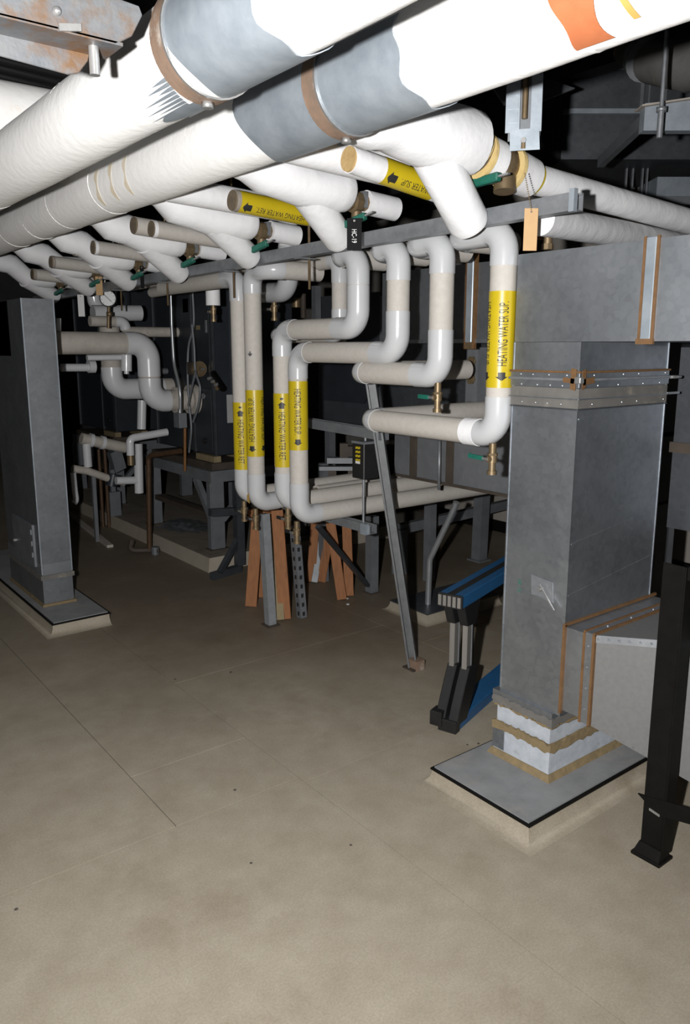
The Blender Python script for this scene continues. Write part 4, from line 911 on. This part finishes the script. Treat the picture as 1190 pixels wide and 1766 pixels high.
# ---------------------------------------------------------------- left duct column on its curb
c0x, c0y = 1.262, 4.315
t = thing('duct_curb', 'low vinyl-coved curb with dark metal cap under the left duct column', 'curb', (1.45, 5.0, 0))
cove(t, c0x, 1.59, c0y, 6.2, .06, .045)
MB().box(c0x - .004, 1.594, c0y - .004, 6.2, .058, .066).build('edge_strip', 'black_steel', t)
MB().box(c0x + .008, 1.585, c0y + .008, 6.2, .066, .070).build('cap_sheet', 'cap_metal', t)
t = thing('duct_column', 'grey galvanised duct column standing at the far left', 'duct', (1.4, 4.9, .07))
gx0, gx1, gy0, gy1 = 1.318, 1.496, 4.64, 5.35
MB().box(gx0 - .012, gx1 + .012, gy0 - .012, gy1, .07, .085).build('caulk_skirt', 'caulk', t)
MB().box(gx0, gx1, gy0, gy1, .07, .235).build('base_collar', 'galv_col', t)
MB().box(gx0 - .010, gx1 + .010, gy0 - .010, gy1 + .01, .235, .262).build('flange', 'flex', t)
MB().box(gx0 - .002, gx1 + .002, gy0 - .002, gy1, .262, .33).build('upper_collar', 'steel_grey', t)
MB().box(gx0, gx1, gy0, gy1, .30, 1.87).build('duct_body', 'galv_col', t)
MB().box(gx0, gx1, gy0 + .28, gy1 + 1.2, 1.55, 1.868).build('rear_elbow', 'galv_col', t)
for x in (gx0, gx1): MB().box(x - .003, x + .003, gy0 - .003, gy0 + .003, .27, 1.87).build('corner_bead', 'galv_light', t)
dr = MB().box(gx0 - .016, gx0, gy0 + .08, gy0 + .50, .30, .56).build('access_door', 'steel_grey', t, .002)
for z in (.36, .43, .50): MB().box(gx0 - .024, gx0 - .016, gy0 + .09, gy0 + .12, z, z + .03).build('latch', 'strut_zinc', dr)
MB().cyl((gx0 - .016, gy0 + .44, .40), (gx0 - .035, gy0 + .44, .40), .012, 10).build('knob', 'bolt', dr)
# ---------------------------------------------------------------- boilers on their pad
pad = struct(MB().box(2.58, 4.9, 4.92, 9.8, 0, .10).build('floor_pad', 'concrete')); pad['_o'] = (0, 0, 0)
MB().hexa([(2.55, 4.89, 0), (4.9, 4.89, 0), (4.9, 4.92, 0), (2.58, 4.92, 0), (2.575, 4.915, .1), (4.9, 4.915, .1), (4.9, 4.92, .1), (2.58, 4.92, .1)]).build('cove_front', 'cove', pad)
MB().hexa([(2.55, 4.89, 0), (2.58, 4.92, 0), (2.58, 9.8, 0), (2.55, 9.8, 0), (2.575, 4.915, .1), (2.58, 4.92, .1), (2.58, 9.8, .1), (2.575, 9.8, .1)]).build('cove_side', 'cove', pad)
def stand(label, x0, x1, y0, y1, zt):
    t = thing('boiler_stand', label, 'stand', ((x0 + x1) / 2, (y0 + y1) / 2, .1))
    MB().box(x0, x1, y0, y0 + .06, zt - .085, zt).build('end_beam', 'steel_grey', t); MB().box(x0, x1, y1 - .06, y1, zt - .085, zt).build('end_beam', 'steel_grey', t)
    MB().box(x0, x0 + .06, y0 + .06, y1 - .06, zt - .085, zt).build('side_beam', 'steel_grey', t); MB().box(x1 - .06, x1, y0 + .06, y1 - .06, zt - .085, zt).build('side_beam', 'steel_grey', t)
    for x in (x0, x1 - .10):
        for y in (y0, y1 - .05):
            MB().angle((x, y, .1), (x, y, zt - .085), (0, 1, 0), -.105, .06, .008).build('leg', 'steel_grey', t)
            MB().box(x - .02, x + .13, y - .02, y + .08, .1, .108).build('foot', 'steel_brown', t)
    MB().bar((x0 + .03, y0 + .05, zt - .38), (x0 + .03, y0 + .30, zt - .085), .05, .04, (1, 0, 0)).build('knee_brace', 'steel_grey', t)
    MB().bar((x0 + .10, y0 + .03, zt - .38), (x0 + .40, y0 + .03, zt - .085), .04, .05, (0, 1, 0)).build('knee_brace', 'steel_grey', t)
    MB().box(x0 + .02, x0 + .10, y0 + .06, y1 - .1, .33, .37).build('low_rail', 'steel_brown', t)
    return t
zs = .70
stand('steel boiler stand with knee braces at the pad corner', 2.70, 3.55, 5.09, 6.24, zs)
stand('steel boiler stand farther back by the left column', 2.78, 3.6, 7.2, 8.3, zs)
def boiler(label, x0, x1, y0, y1, z0, z1, big):
    t = thing('boiler', label, 'boiler', ((x0 + x1) / 2, (y0 + y1) / 2, z0 - .10))
    MB().box(x0, x1, y0, y1, z0, z1).build('cabinet', 'boiler', t, .008)
    for x in (x0 - .02, x0 + .25): MB().box(x, x + .06, y0 + .01, y0 + .30, z0 - .05, z0 - .005).build('skid_block', 'wood_pale', t)
    MB().box(x0 - .06, x1, y0 - .03, y1, z0 - .10, z0 - .05).build('base_plate', 'steel_brown', t)
    MB().box(x0 - .006, x0, y0 + .05, y1 - .55, z0 + .55, z1 - .04).build('upper_panel', 'boiler', t, .003)
    MB().box(x0 - .006, x0, y0 + .05, y1 - .55, z0 + .03, z0 + .50).build('lower_panel', 'boiler', t, .003)
    for y in (y0, y0 + .32, y1 - .02):
        MB().box(x0 - .012, x0 + .01, y, y + .02, z0, z1).build('corner_trim', 'boiler_trim', t)
    for x in (x0 + .14, x0 + .19): MB().box(x, x + .018, y0 - .014, y0, z0 + .45, z1 - .02).build('frame_rail', 'boiler_trim', t)
    MB().cyl((x0 - .008, y0 + .17, z0 + .10), (x0 - .02, y0 + .17, z0 + .10), .022, 12).build('knockout', 'black_plastic', t)
    return t
b2 = boiler('black boiler cabinet on the nearer stand, behind the grey conduits', 2.80, 3.5, 5.17, 6.2, .80, 2.05, True)
b1 = boiler('black boiler cabinet far back beside the left column', 2.86, 3.5, 7.25, 8.25, .80, 2.2, False)
BX = 2.80
def on(p, o=0.0): return px(*p, X=BX - o)
def front_y(p, o=0.0): return px(*p, Y=5.17 - o)
q = front_y((397, 705), .003); MB().obox(q, V(.028, 0, 0), V(0, .001, 0), V(0, 0, .105)).build('data_plate', 'white_dim', b2)
q = on((352, 683), .01); MB().cyl(q, q + V(-.012, 0, 0), .022, 14).build('round_badge', 'strut_zinc', b2)
q = on((320, 527), .004); MB().obox(q, V(.002, 0, 0), V(0, .045, 0), V(0, 0, .05)).build('notice', 'wood_pale', b2)
q = on((342, 565), .004); MB().obox(q, V(.004, 0, 0), V(0, .03, 0), V(0, 0, .016)).build('small_plate', 'wood_pale', b2)
q = on((356, 563), .004); MB().obox(q, V(.008, 0, 0), V(0, .01, 0), V(0, 0, .045)).build('hinge', 'strut_zinc', b2)
# gas train on the front
g_ = thing('gas_valve_train', 'brass gas valve with chromed fittings on the boiler front', 'valve', on((345, 640), .08))
c = on((340, 636), .06)
MB().box(c.x - .05, c.x + .045, c.y - .03, c.y + .07, c.z - .045, c.z + .05).build('regulator_body', 'steel_brown', g_, .006)
MB().cyl((c.x - .01, c.y - .03, c.z), (c.x - .01, c.y - .062, c.z), .058, 18).build('regulator_face', 'bronze', g_)
MB().cyl((c.x - .01, c.y - .06, c.z), (c.x - .01, c.y - .13, c.z), .009, 8).build('adjuster', 'bolt', g_)
c2 = on((372, 648), .04)
for i in range(3):
    a = c2 + V(0, .03 - .05 * i, -.01 - .02 * i); MB().cyl(a, a + V(-.06, -.03, -.01), .012, 8).build('chrome_fitting', 'bolt', g_)
MB().cyl(c2 + V(-.01, .02, .02), c2 + V(-.02, -.14, -.09), .022, 10).build('union', 'black_steel', g_)
MB().cyl(c2 + V(-.03, -.04, -.05), c2 + V(-.045, -.10, -.09), .014, 10).build('brass_nipple', 'bronze', g_)
c3 = on((288, 640), .03)
MB().cyl(c3, c3 + V(-.05, 0, 0), .025, 10).build('sensor', 'strut_zinc', g_)
# conduits and junction box in front of the boiler
t = thing('conduit_with_box', 'shiny bent conduit ending in a grey junction box', 'conduit', on((312, 725), .16))
cx_ = 2.45
MB().tube(fillet([px(294, 470, X=cx_), px(296, 560, X=cx_), px(300, 628, X=cx_), px(311, 672, X=cx_), px(311, 712, X=cx_)], .25)[0], .011, 12).build('conduit', 'conduit', t)
q = px(311, 724, X=cx_); MB().box(q.x - .03, q.x + .03, q.y - .045, q.y + .045, q.z - .055, q.z + .05).build('junction_box', 'steel_grey', t, .003)
MB().cyl((q.x, q.y, q.z + .05), (q.x, q.y, q.z + .075), .016, 10).build('connector', 'bolt', t)
for i, pts in enumerate(([(332, 500), (334, 560), (325, 600), (324, 660), (327, 705), (330, 740), (326, 780)], [(331, 560), (335, 600), (337, 640), (345, 668), (342, 700), (333, 728)], [(338, 640), (330, 672), (325, 700)])):
    tag(MB().tube(curve_pts([px(x, y, X=2.70 - .02 * i) for x, y in pts], 6), .009, 10).build('flexible_hose', 'steel_grey'),
        ('long grey flexible hose down the boiler front', 'grey flexible hose looping to the junction box', 'short grey hose crossing the long one')[i], 'hose', 'hoses on the boiler')
tag(MB().tube([px(319, 735, X=2.66), px(319, 812, X=2.66)], .012, 12).build('copper_riser', 'copper_bright'), 'bright copper pipe under the junction box', 'pipe')
# ---------------------------------------------------------------- white piping beside the boilers
pv = dict(cm='pvc_dim')
yy = 5.47; e = px(255, 592, Y=yy); eb = px(262, 692, Y=yy)
t = pipe_run('boiler_supply_main', 'large jacketed pipe bending down twice into the boiler', [(1.66, yy, e.z), (e.x, yy, e.z), (e.x, yy, eb.z), (2.80, yy, eb.z)], r=.078, R=.12, jm='jacket_dim', cm='pvc_dim', covers={0: (.06, .12), 1: (.05, .02)})
MB().ring((2.62, yy, eb.z), (2.66, yy, eb.z), .07, .10).build('flange', 'jacket_dim', t); MB().ring((2.74, yy, eb.z), (2.79, yy, eb.z), .06, .115).build('flange', 'jacket_dim', t)
yy = 5.9; a = px(191, 610, Y=yy); b = px(215, 671, Y=yy)
t = pipe_run('boiler_return_bend', 'white elbow pipe curling behind the large boiler pipe', [(a.x, yy, 1.75), (a.x, yy, b.z), (2.8, yy, b.z)], r=.076, R=.11, jm='jacket_dim', cm='pvc_dim', covers={0: (.06, .3)})
yy = 5.75; a = px(213, 555, Y=yy); b = px(222, 572, Y=yy)
t = pipe_run('branch_pipe', 'thin white branch pipe with tee above the large boiler pipe', [(px(155, 556, Y=yy).x, yy, a.z), (a.x, yy, a.z), (a.x + .02, yy, b.z), (px(330, 572, Y=yy).x, yy, b.z)], r=.038, R=.05, jm='jacket_dim', cm='pvc_dim', covers={0: (.03, .02)})
yy = 6.1; a = px(160, 540, Y=yy); b = px(242, 540, Y=yy)
t = pipe_run('capped_pipe', 'short glossy white capped pipe behind the pressure gauge', [a, b], r=.062, jm='pvc_dim')
MB().cyl(a.lerp(b, .5) + V(0, 0, .06), V(a.lerp(b, .5).x, a.y, RZ - .03), .006, 8).build('hanger_rod', 'strut_zinc', t)
t = pipe_run('riser_elbow', 'grey white elbow rising behind the pressure gauge', [px(160, 505, Y=6.3), px(163, 520, Y=6.3), px(180, 545, Y=6.3)], r=.055, R=.05, jm='pvc_dim', covers={})
q = px(163, 515, Y=6.3); MB().cyl(q, V(q.x, q.y, RZ - .03), .006, 8).build('hanger_rod', 'strut_zinc', t)
gy = 5.45; gc = px(187, 515, Y=gy)
t = thing('pressure_gauge', 'round white-faced pressure gauge on a brass stem', 'gauge', px(187, 570, Y=gy))
gn = V(-.45, -.89, 0)
MB().cyl(gc - gn * .0, gc + gn * .03, .058, 28).build('case', 'black_steel', t); gf = MB().cyl(gc + gn * .03, gc + gn * .032, .051, 28).build('dial', 'gauge_face', t)
gs = V(-gn.y, gn.x, 0)
MB().bar(gc + gn * .033 + (gs * .022 + V(0, 0, -.022)), gc + gn * .033 - (gs * .028 + V(0, 0, -.028)), .004, .002, gn).build('needle', 'ink', t)
for i in range(9):
    an = math.radians(-45 + 270 * i / 8); dq = gs * math.cos(an) + V(0, 0, math.sin(an)); MB().bar(gc + gn * .033 + dq * .040, gc + gn * .033 + dq * .047, .003, .001, gn).build('tick', 'ink', gf)
MB().cyl(gc + V(0, 0, -.05), px(187, 566, Y=gy), .012, 10).build('stem', 'brass', t); MB().cyl(gc + V(0, 0, -.09), gc + V(0, 0, -.12), .02, 6).build('stem_nut', 'bronze', t)
t = thing('thermometer_well', 'white thermometer stem standing on the large boiler pipe', 'thermometer', px(101, 572, Y=5.47))
MB().cyl(px(101, 571, Y=5.47), px(101, 549, Y=5.47), .017, 12).build('stem', 'pvc_dim', t)
# fittings in the dark under the large pipe
t = pipe_run('small_fitting_run', 'small white pipe with end cap near the left column', [px(105, 634, Y=6.0), px(160, 634, Y=6.0)], r=.030, jm='pvc_dim')
MB().ring(px(152, 632, Y=6.0), px(163, 632, Y=6.0), .01, .05).build('round_flange', 'pvc_dim', t)
t = pipe_run('hanging_cap', 'white capped tee stub hanging under the large boiler pipe', [px(218, 605, Y=5.6), px(218, 640, Y=5.6)], r=.040, jm='pvc_dim')
MB().cyl(px(218, 640, Y=5.6), px(218, 645, Y=5.6), .018, 12).build('cap', 'pvc_dim', t); MB().cyl(px(150, 617, Y=5.62), px(216, 616, Y=5.62), .022, 12).build('side_pipe', 'pvc_dim', t)
yy = 5.75
t = pipe_run('condensate_line', 'white plastic pipe bending down to a copper end', [px(288, 745, Y=yy), px(224, 756, Y=yy), px(225, 785, Y=yy)], r=.030, R=.04, jm='pvc_dim', covers={})
MB().cyl(px(225, 782, Y=yy), px(226, 802, Y=yy), .028, 14).build('copper_end', 'bronze', t)
t = pipe_run('condensate_riser', 'white plastic standpipe with side tee over the pad', [px(238, 765, Y=6.0), px(240, 850, Y=6.0)], r=.036, jm='pvc_dim')
MB().cyl(px(238, 828, Y=6.0), px(200, 829, Y=6.0), .032, 14).build('side_pipe', 'pvc_dim', t)
MB().cyl(px(245, 690, Y=6.0), px(244, 740, Y=6.0), .036, 14).build('upper_pipe', 'pvc_dim', t)
yy = 6.3
t = pipe_run('fitting_assembly', 'white plastic fittings and grey pipe low beside the column', [px(140, 756, Y=yy), px(216, 772, Y=yy)], r=.046, jm='jacket_dim')
for x in (154, 174): MB().ring(px(x, 758 + (x - 150) * .2, Y=yy), px(x + 6, 759 + (x - 150) * .2, Y=yy), .03, .056).build('coupling', 'pvc_dim', t)
MB().cyl(px(149, 765, Y=yy), px(152, 805, Y=yy), .034, 14).build('drop_pipe', 'pvc_dim', t)
MB().tube([px(125, 808, Y=yy), px(150, 812, Y=yy), px(190, 826, Y=yy), px(215, 832, Y=yy)], .032, 14).build('lower_pipe', 'jacket_dim', t)
MB().tube(curve_pts([px(126, 815, Y=yy), px(129, 845, Y=yy), px(131, 862, Y=yy), px(127, 868, Y=yy)], 5), .024, 12).build('drain_tail', 'pvc_dim', t)
MB().cyl(px(196, 818, Y=yy), px(192, 838, Y=yy), .05, 14).build('union', 'boiler', t)
q = px(160, 812, Y=yy); MB().bar(V(q.x, q.y, .0), q, .03, .03, (0, 1, 0)).build('support_leg', 'steel_grey', t)
for i, (x, y0_, y1_, X_) in enumerate(((170, 775, 905, 2.50), (180, 770, 905, 2.54))):
    tag(MB().cyl(px(x, y0_, X=X_), V(px(x, y0_, X=X_).x, px(x, y0_, X=X_).y, .0), .016, 12).build('copper_pipe', 'copper'), ('left', 'right')[i] + ' one of the paired brown pipes behind the white fittings', 'pipe')
t = thing('copper_drain', 'brown copper drain pipe standing at the pad edge', 'pipe', px(258, 955, z=0))
f0 = px(258, 955, z=0); MB().tube(fillet([px(312, 778, X=f0.x + .12), px(256, 786, X=f0.x), V(f0.x, f0.y, .02)], .05)[0], .020, 14).build('pipe', 'copper', t)
MB().tube(curve_pts([V(f0.x - .1, f0.y + .10, .10), V(f0.x - .12, f0.y + .06, .04), V(f0.x, f0.y, .03), V(f0.x + .05, f0.y - .06, .03)], 5), .022, 12).build('trap', 'steel_brown', t)
MB().cyl(V(f0.x + .03, f0.y - .04, 0), V(f0.x + .03, f0.y - .04, .06), .03, 12).build('cleanout', 'steel_grey', t)
t = thing('loose_channel', 'dirty loose channel lying on the floor behind the left column', 'channel', px(150, 915, z=0))
MB().bar(px(112, 880, z=.012), px(190, 942, z=.012), .05, .022).build('channel', 'jacket_dim', t)
t = thing('grey_pump_leg', 'grey steel blocks standing on the pad between the pipes', 'support', px(197, 890, z=.1))
q = px(197, 888, z=.1); MB().box(q.x - .05, q.x + .05, q.y - .05, q.y + .05, .1, .32).build('lower_block', 'steel_grey', t); MB().obox(q + V(.05, 0, .50), V(.05, 0, .02), V(0, .05, 0), V(-.02, 0, .09)).build('upper_block', 'steel_grey', t)
MB().box(q.x - .02, q.x + .02, q.y - .02, q.y + .02, .3, .52).build('stem', 'steel_grey', t)
# white rag / sheet on the pad
t = thing('crumpled_plastic', 'crumpled pale plastic sheet lying on the boiler pad', 'plastic sheet', px(320, 910, z=.1))
mb = MB(); N = 12; vs_ = []; rnd = random.Random(4); ce = px(318, 908, z=.1)
for i in range(N + 1):
    for j in range(N + 1):
        u, v = i / N - .5, j / N - .5; rr = math.hypot(u, v)
        vs_.append((ce.x + u * .42, ce.y + v * .60, .101 + max(0, .5 - rr) * .05 * rnd.random() + .002 * rnd.random()))
mb.add(vs_, [(i * (N + 1) + j, i * (N + 1) + j + 1, (i + 1) * (N + 1) + j + 1, (i + 1) * (N + 1) + j) for i in range(N) for j in range(N) if (i - 6) ** 2 + (j - 6) ** 2 < 34 + 8 * math.sin(i * 3 + j)]); mb.build('sheet', 'steel_grey', t)
# black welded foot stand at the pad corner
t = thing('black_floor_stand', 'black welded steel stand with splayed foot at the pad corner', 'stand', px(375, 1000, z=0))
f1 = px(366, 1000, z=0); f2 = px(414, 985, z=0)
MB().bar(V(f1.x, f1.y, .025), V(f2.x, f2.y, .025), .05, .05).build('foot', 'boiler_trim', t); MB().bar(V(f2.x, f2.y, .05), V(f2.x, f2.y, .66), .06, .06, (0, 1, 0)).build('post', 'boiler_trim', t)
MB().bar(V(f1.x + .05, f1.y - .02, .05), V(f2.x, f2.y, .26), .035, .035).build('brace', 'boiler_trim', t)
MB().bar(px(362, 884, Y=f2.y - .02), px(425, 880, Y=f2.y - .02), .05, .05).build('arm', 'boiler_trim', t)
# ---------------------------------------------------------------- air handlers behind the drops
t = thing('air_handler', 'galvanised air handler casing behind the heating water drops', 'air handler', (3.1, 2.7, .9))
zt_ = px(700, 467, X=2.75).z; zb_ = px(708, 588, X=2.75).z
MB().box(2.75, 3.7, 1.9, 3.22, zb_, zt_).build('upper_casing', 'galv_mid', t)
MB().box(2.742, 2.75, 1.9, 3.22, zb_ - .012, zb_ + .006).build('lower_lip', 'galv', t)
ys = px(815, 500, X=2.75).y
a = px(815, 432, X=2.75).z; b_ = px(815, 602, X=2.75).z
MB().box(2.728, 2.75, ys - .02, ys + .02, b_ + .03, a - .03).build('latch_strip', 'galv_light', t, .003)
MB().box(2.735, 2.75, ys - .034, ys + .034, b_, a).build('latch_backing', 'sealant', t)
for z in (a - .015, b_ + .015): MB().box(2.73, 2.75, ys - .02, ys + .02, z - .012, z + .012).build('latch_end', 'bronze', t)
MB().box(3.12, 3.7, 1.9, 3.5, 1.22, zb_).build('coil_section', 'galv_dark', t)
hp = px(826, 690, X=3.05)
MB().box(3.00, 3.12, hp.y - .03, hp.y + .05, 1.17, 1.60).build('coil_header', 'steel_grey', t)
for z in (1.22, 1.30, 1.44, 1.53):
    MB().cyl((2.99, hp.y + .01, z), (3.0, hp.y + .01, z), .028, 6).build('header_nut', 'bronze', t)
MB().box(2.92, 3.6, 1.9, 3.3, .895, 1.20).build('lower_casing', 'galv_low', t)
for x in (778, 715):
    y = px(x, 800, X=2.92).y; MB().box(2.90, 2.92, y - .02, y + .02, .90, 1.2).build('flange_strip', 'steel_brown', t)
MB().box(2.91, 3.6, 1.9, 3.3, .883, .897).build('base_rail', 'steel_brown', t)
q = px(785, 838, X=2.9)
for x, y in ((3.35, 2.0), (3.5, 1.95)): MB().box(x, x + .06, y, y + .06, 0, .885).build('leg', 'steel_grey', t)
tr = MB().cyl(px(758, 760, X=2.86), px(757, 845, X=2.86), .008, 8).build('drop_rod', 'strut_zinc', t)
t = thing('rear_air_handler', 'dark slate air handler casing behind the stepped pipes', 'air handler', (3.9, 4.4, .9))
MB().box(3.62, 4.6, 3.72, 5.0, .98, 1.98).build('casing', 'slate', t)
MB().box(3.60, 3.62, 3.75, 3.80, 1.0, 1.95).build('corner_post', 'steel_grey', t); MB().box(3.60, 3.62, 4.2, 4.24, 1.0, 1.95).build('corner_post', 'steel_grey', t)
MB().plate([(3.58, 3.9, 1.62), (3.58, 4.9, 1.62), (3.58, 4.9, 1.2), (3.58, 4.4, 1.2)], (1, 0, 0), .02).build('transition_side', 'boiler', t)
for x, y in ((3.65, 3.75), (3.65, 4.9)): MB().box(x, x + .06, y, y + .06, 0, .98).build('leg', 'steel_grey', t)
q = px(523, 530, X=3.5)
v_ = MB().cyl(q + V(0, 0, -.08), q + V(0, 0, .10), .022, 12).build('valve_pipe', 'steel_brown', t); MB().cyl(q + V(-.03, .05, 0), q + V(-.03, .05, .07), .035, 14).build('valve_wheel', 'bronze', v_)
MB().box(q.x, q.x + .05, q.y - .16, q.y - .11, q.z - .15, q.z + .15).build('actuator', 'steel_grey', t)
# grey slats / crates seen low behind the spring hanger
t = thing('stacked_frames', 'grey slatted frames stacked behind the spring hanger', 'frame', px(590, 820, d=5.2))
for (x0, y0_, x1, y1_, m) in ((550, 805, 625, 812, 'steel_grey'), (564, 790, 625, 800, 'steel_grey'), (566, 812, 580, 835, 'steel_brown'), (586, 765, 600, 795, 'steel_brown'), (600, 770, 615, 788, 'steel_brown'), (600, 812, 622, 830, 'steel_brown')):
    diag_box('slat', m, (x0, y0_), (x1, y1_), 5.2, .06, t)
q = px(556, 800, d=5.25); MB().box(q.x, q.x + .05, q.y, q.y + .05, 0, q.z).build('post', 'steel_grey', t)
for o in bpy.data.objects:
    if '_o' in o: del o['_o']
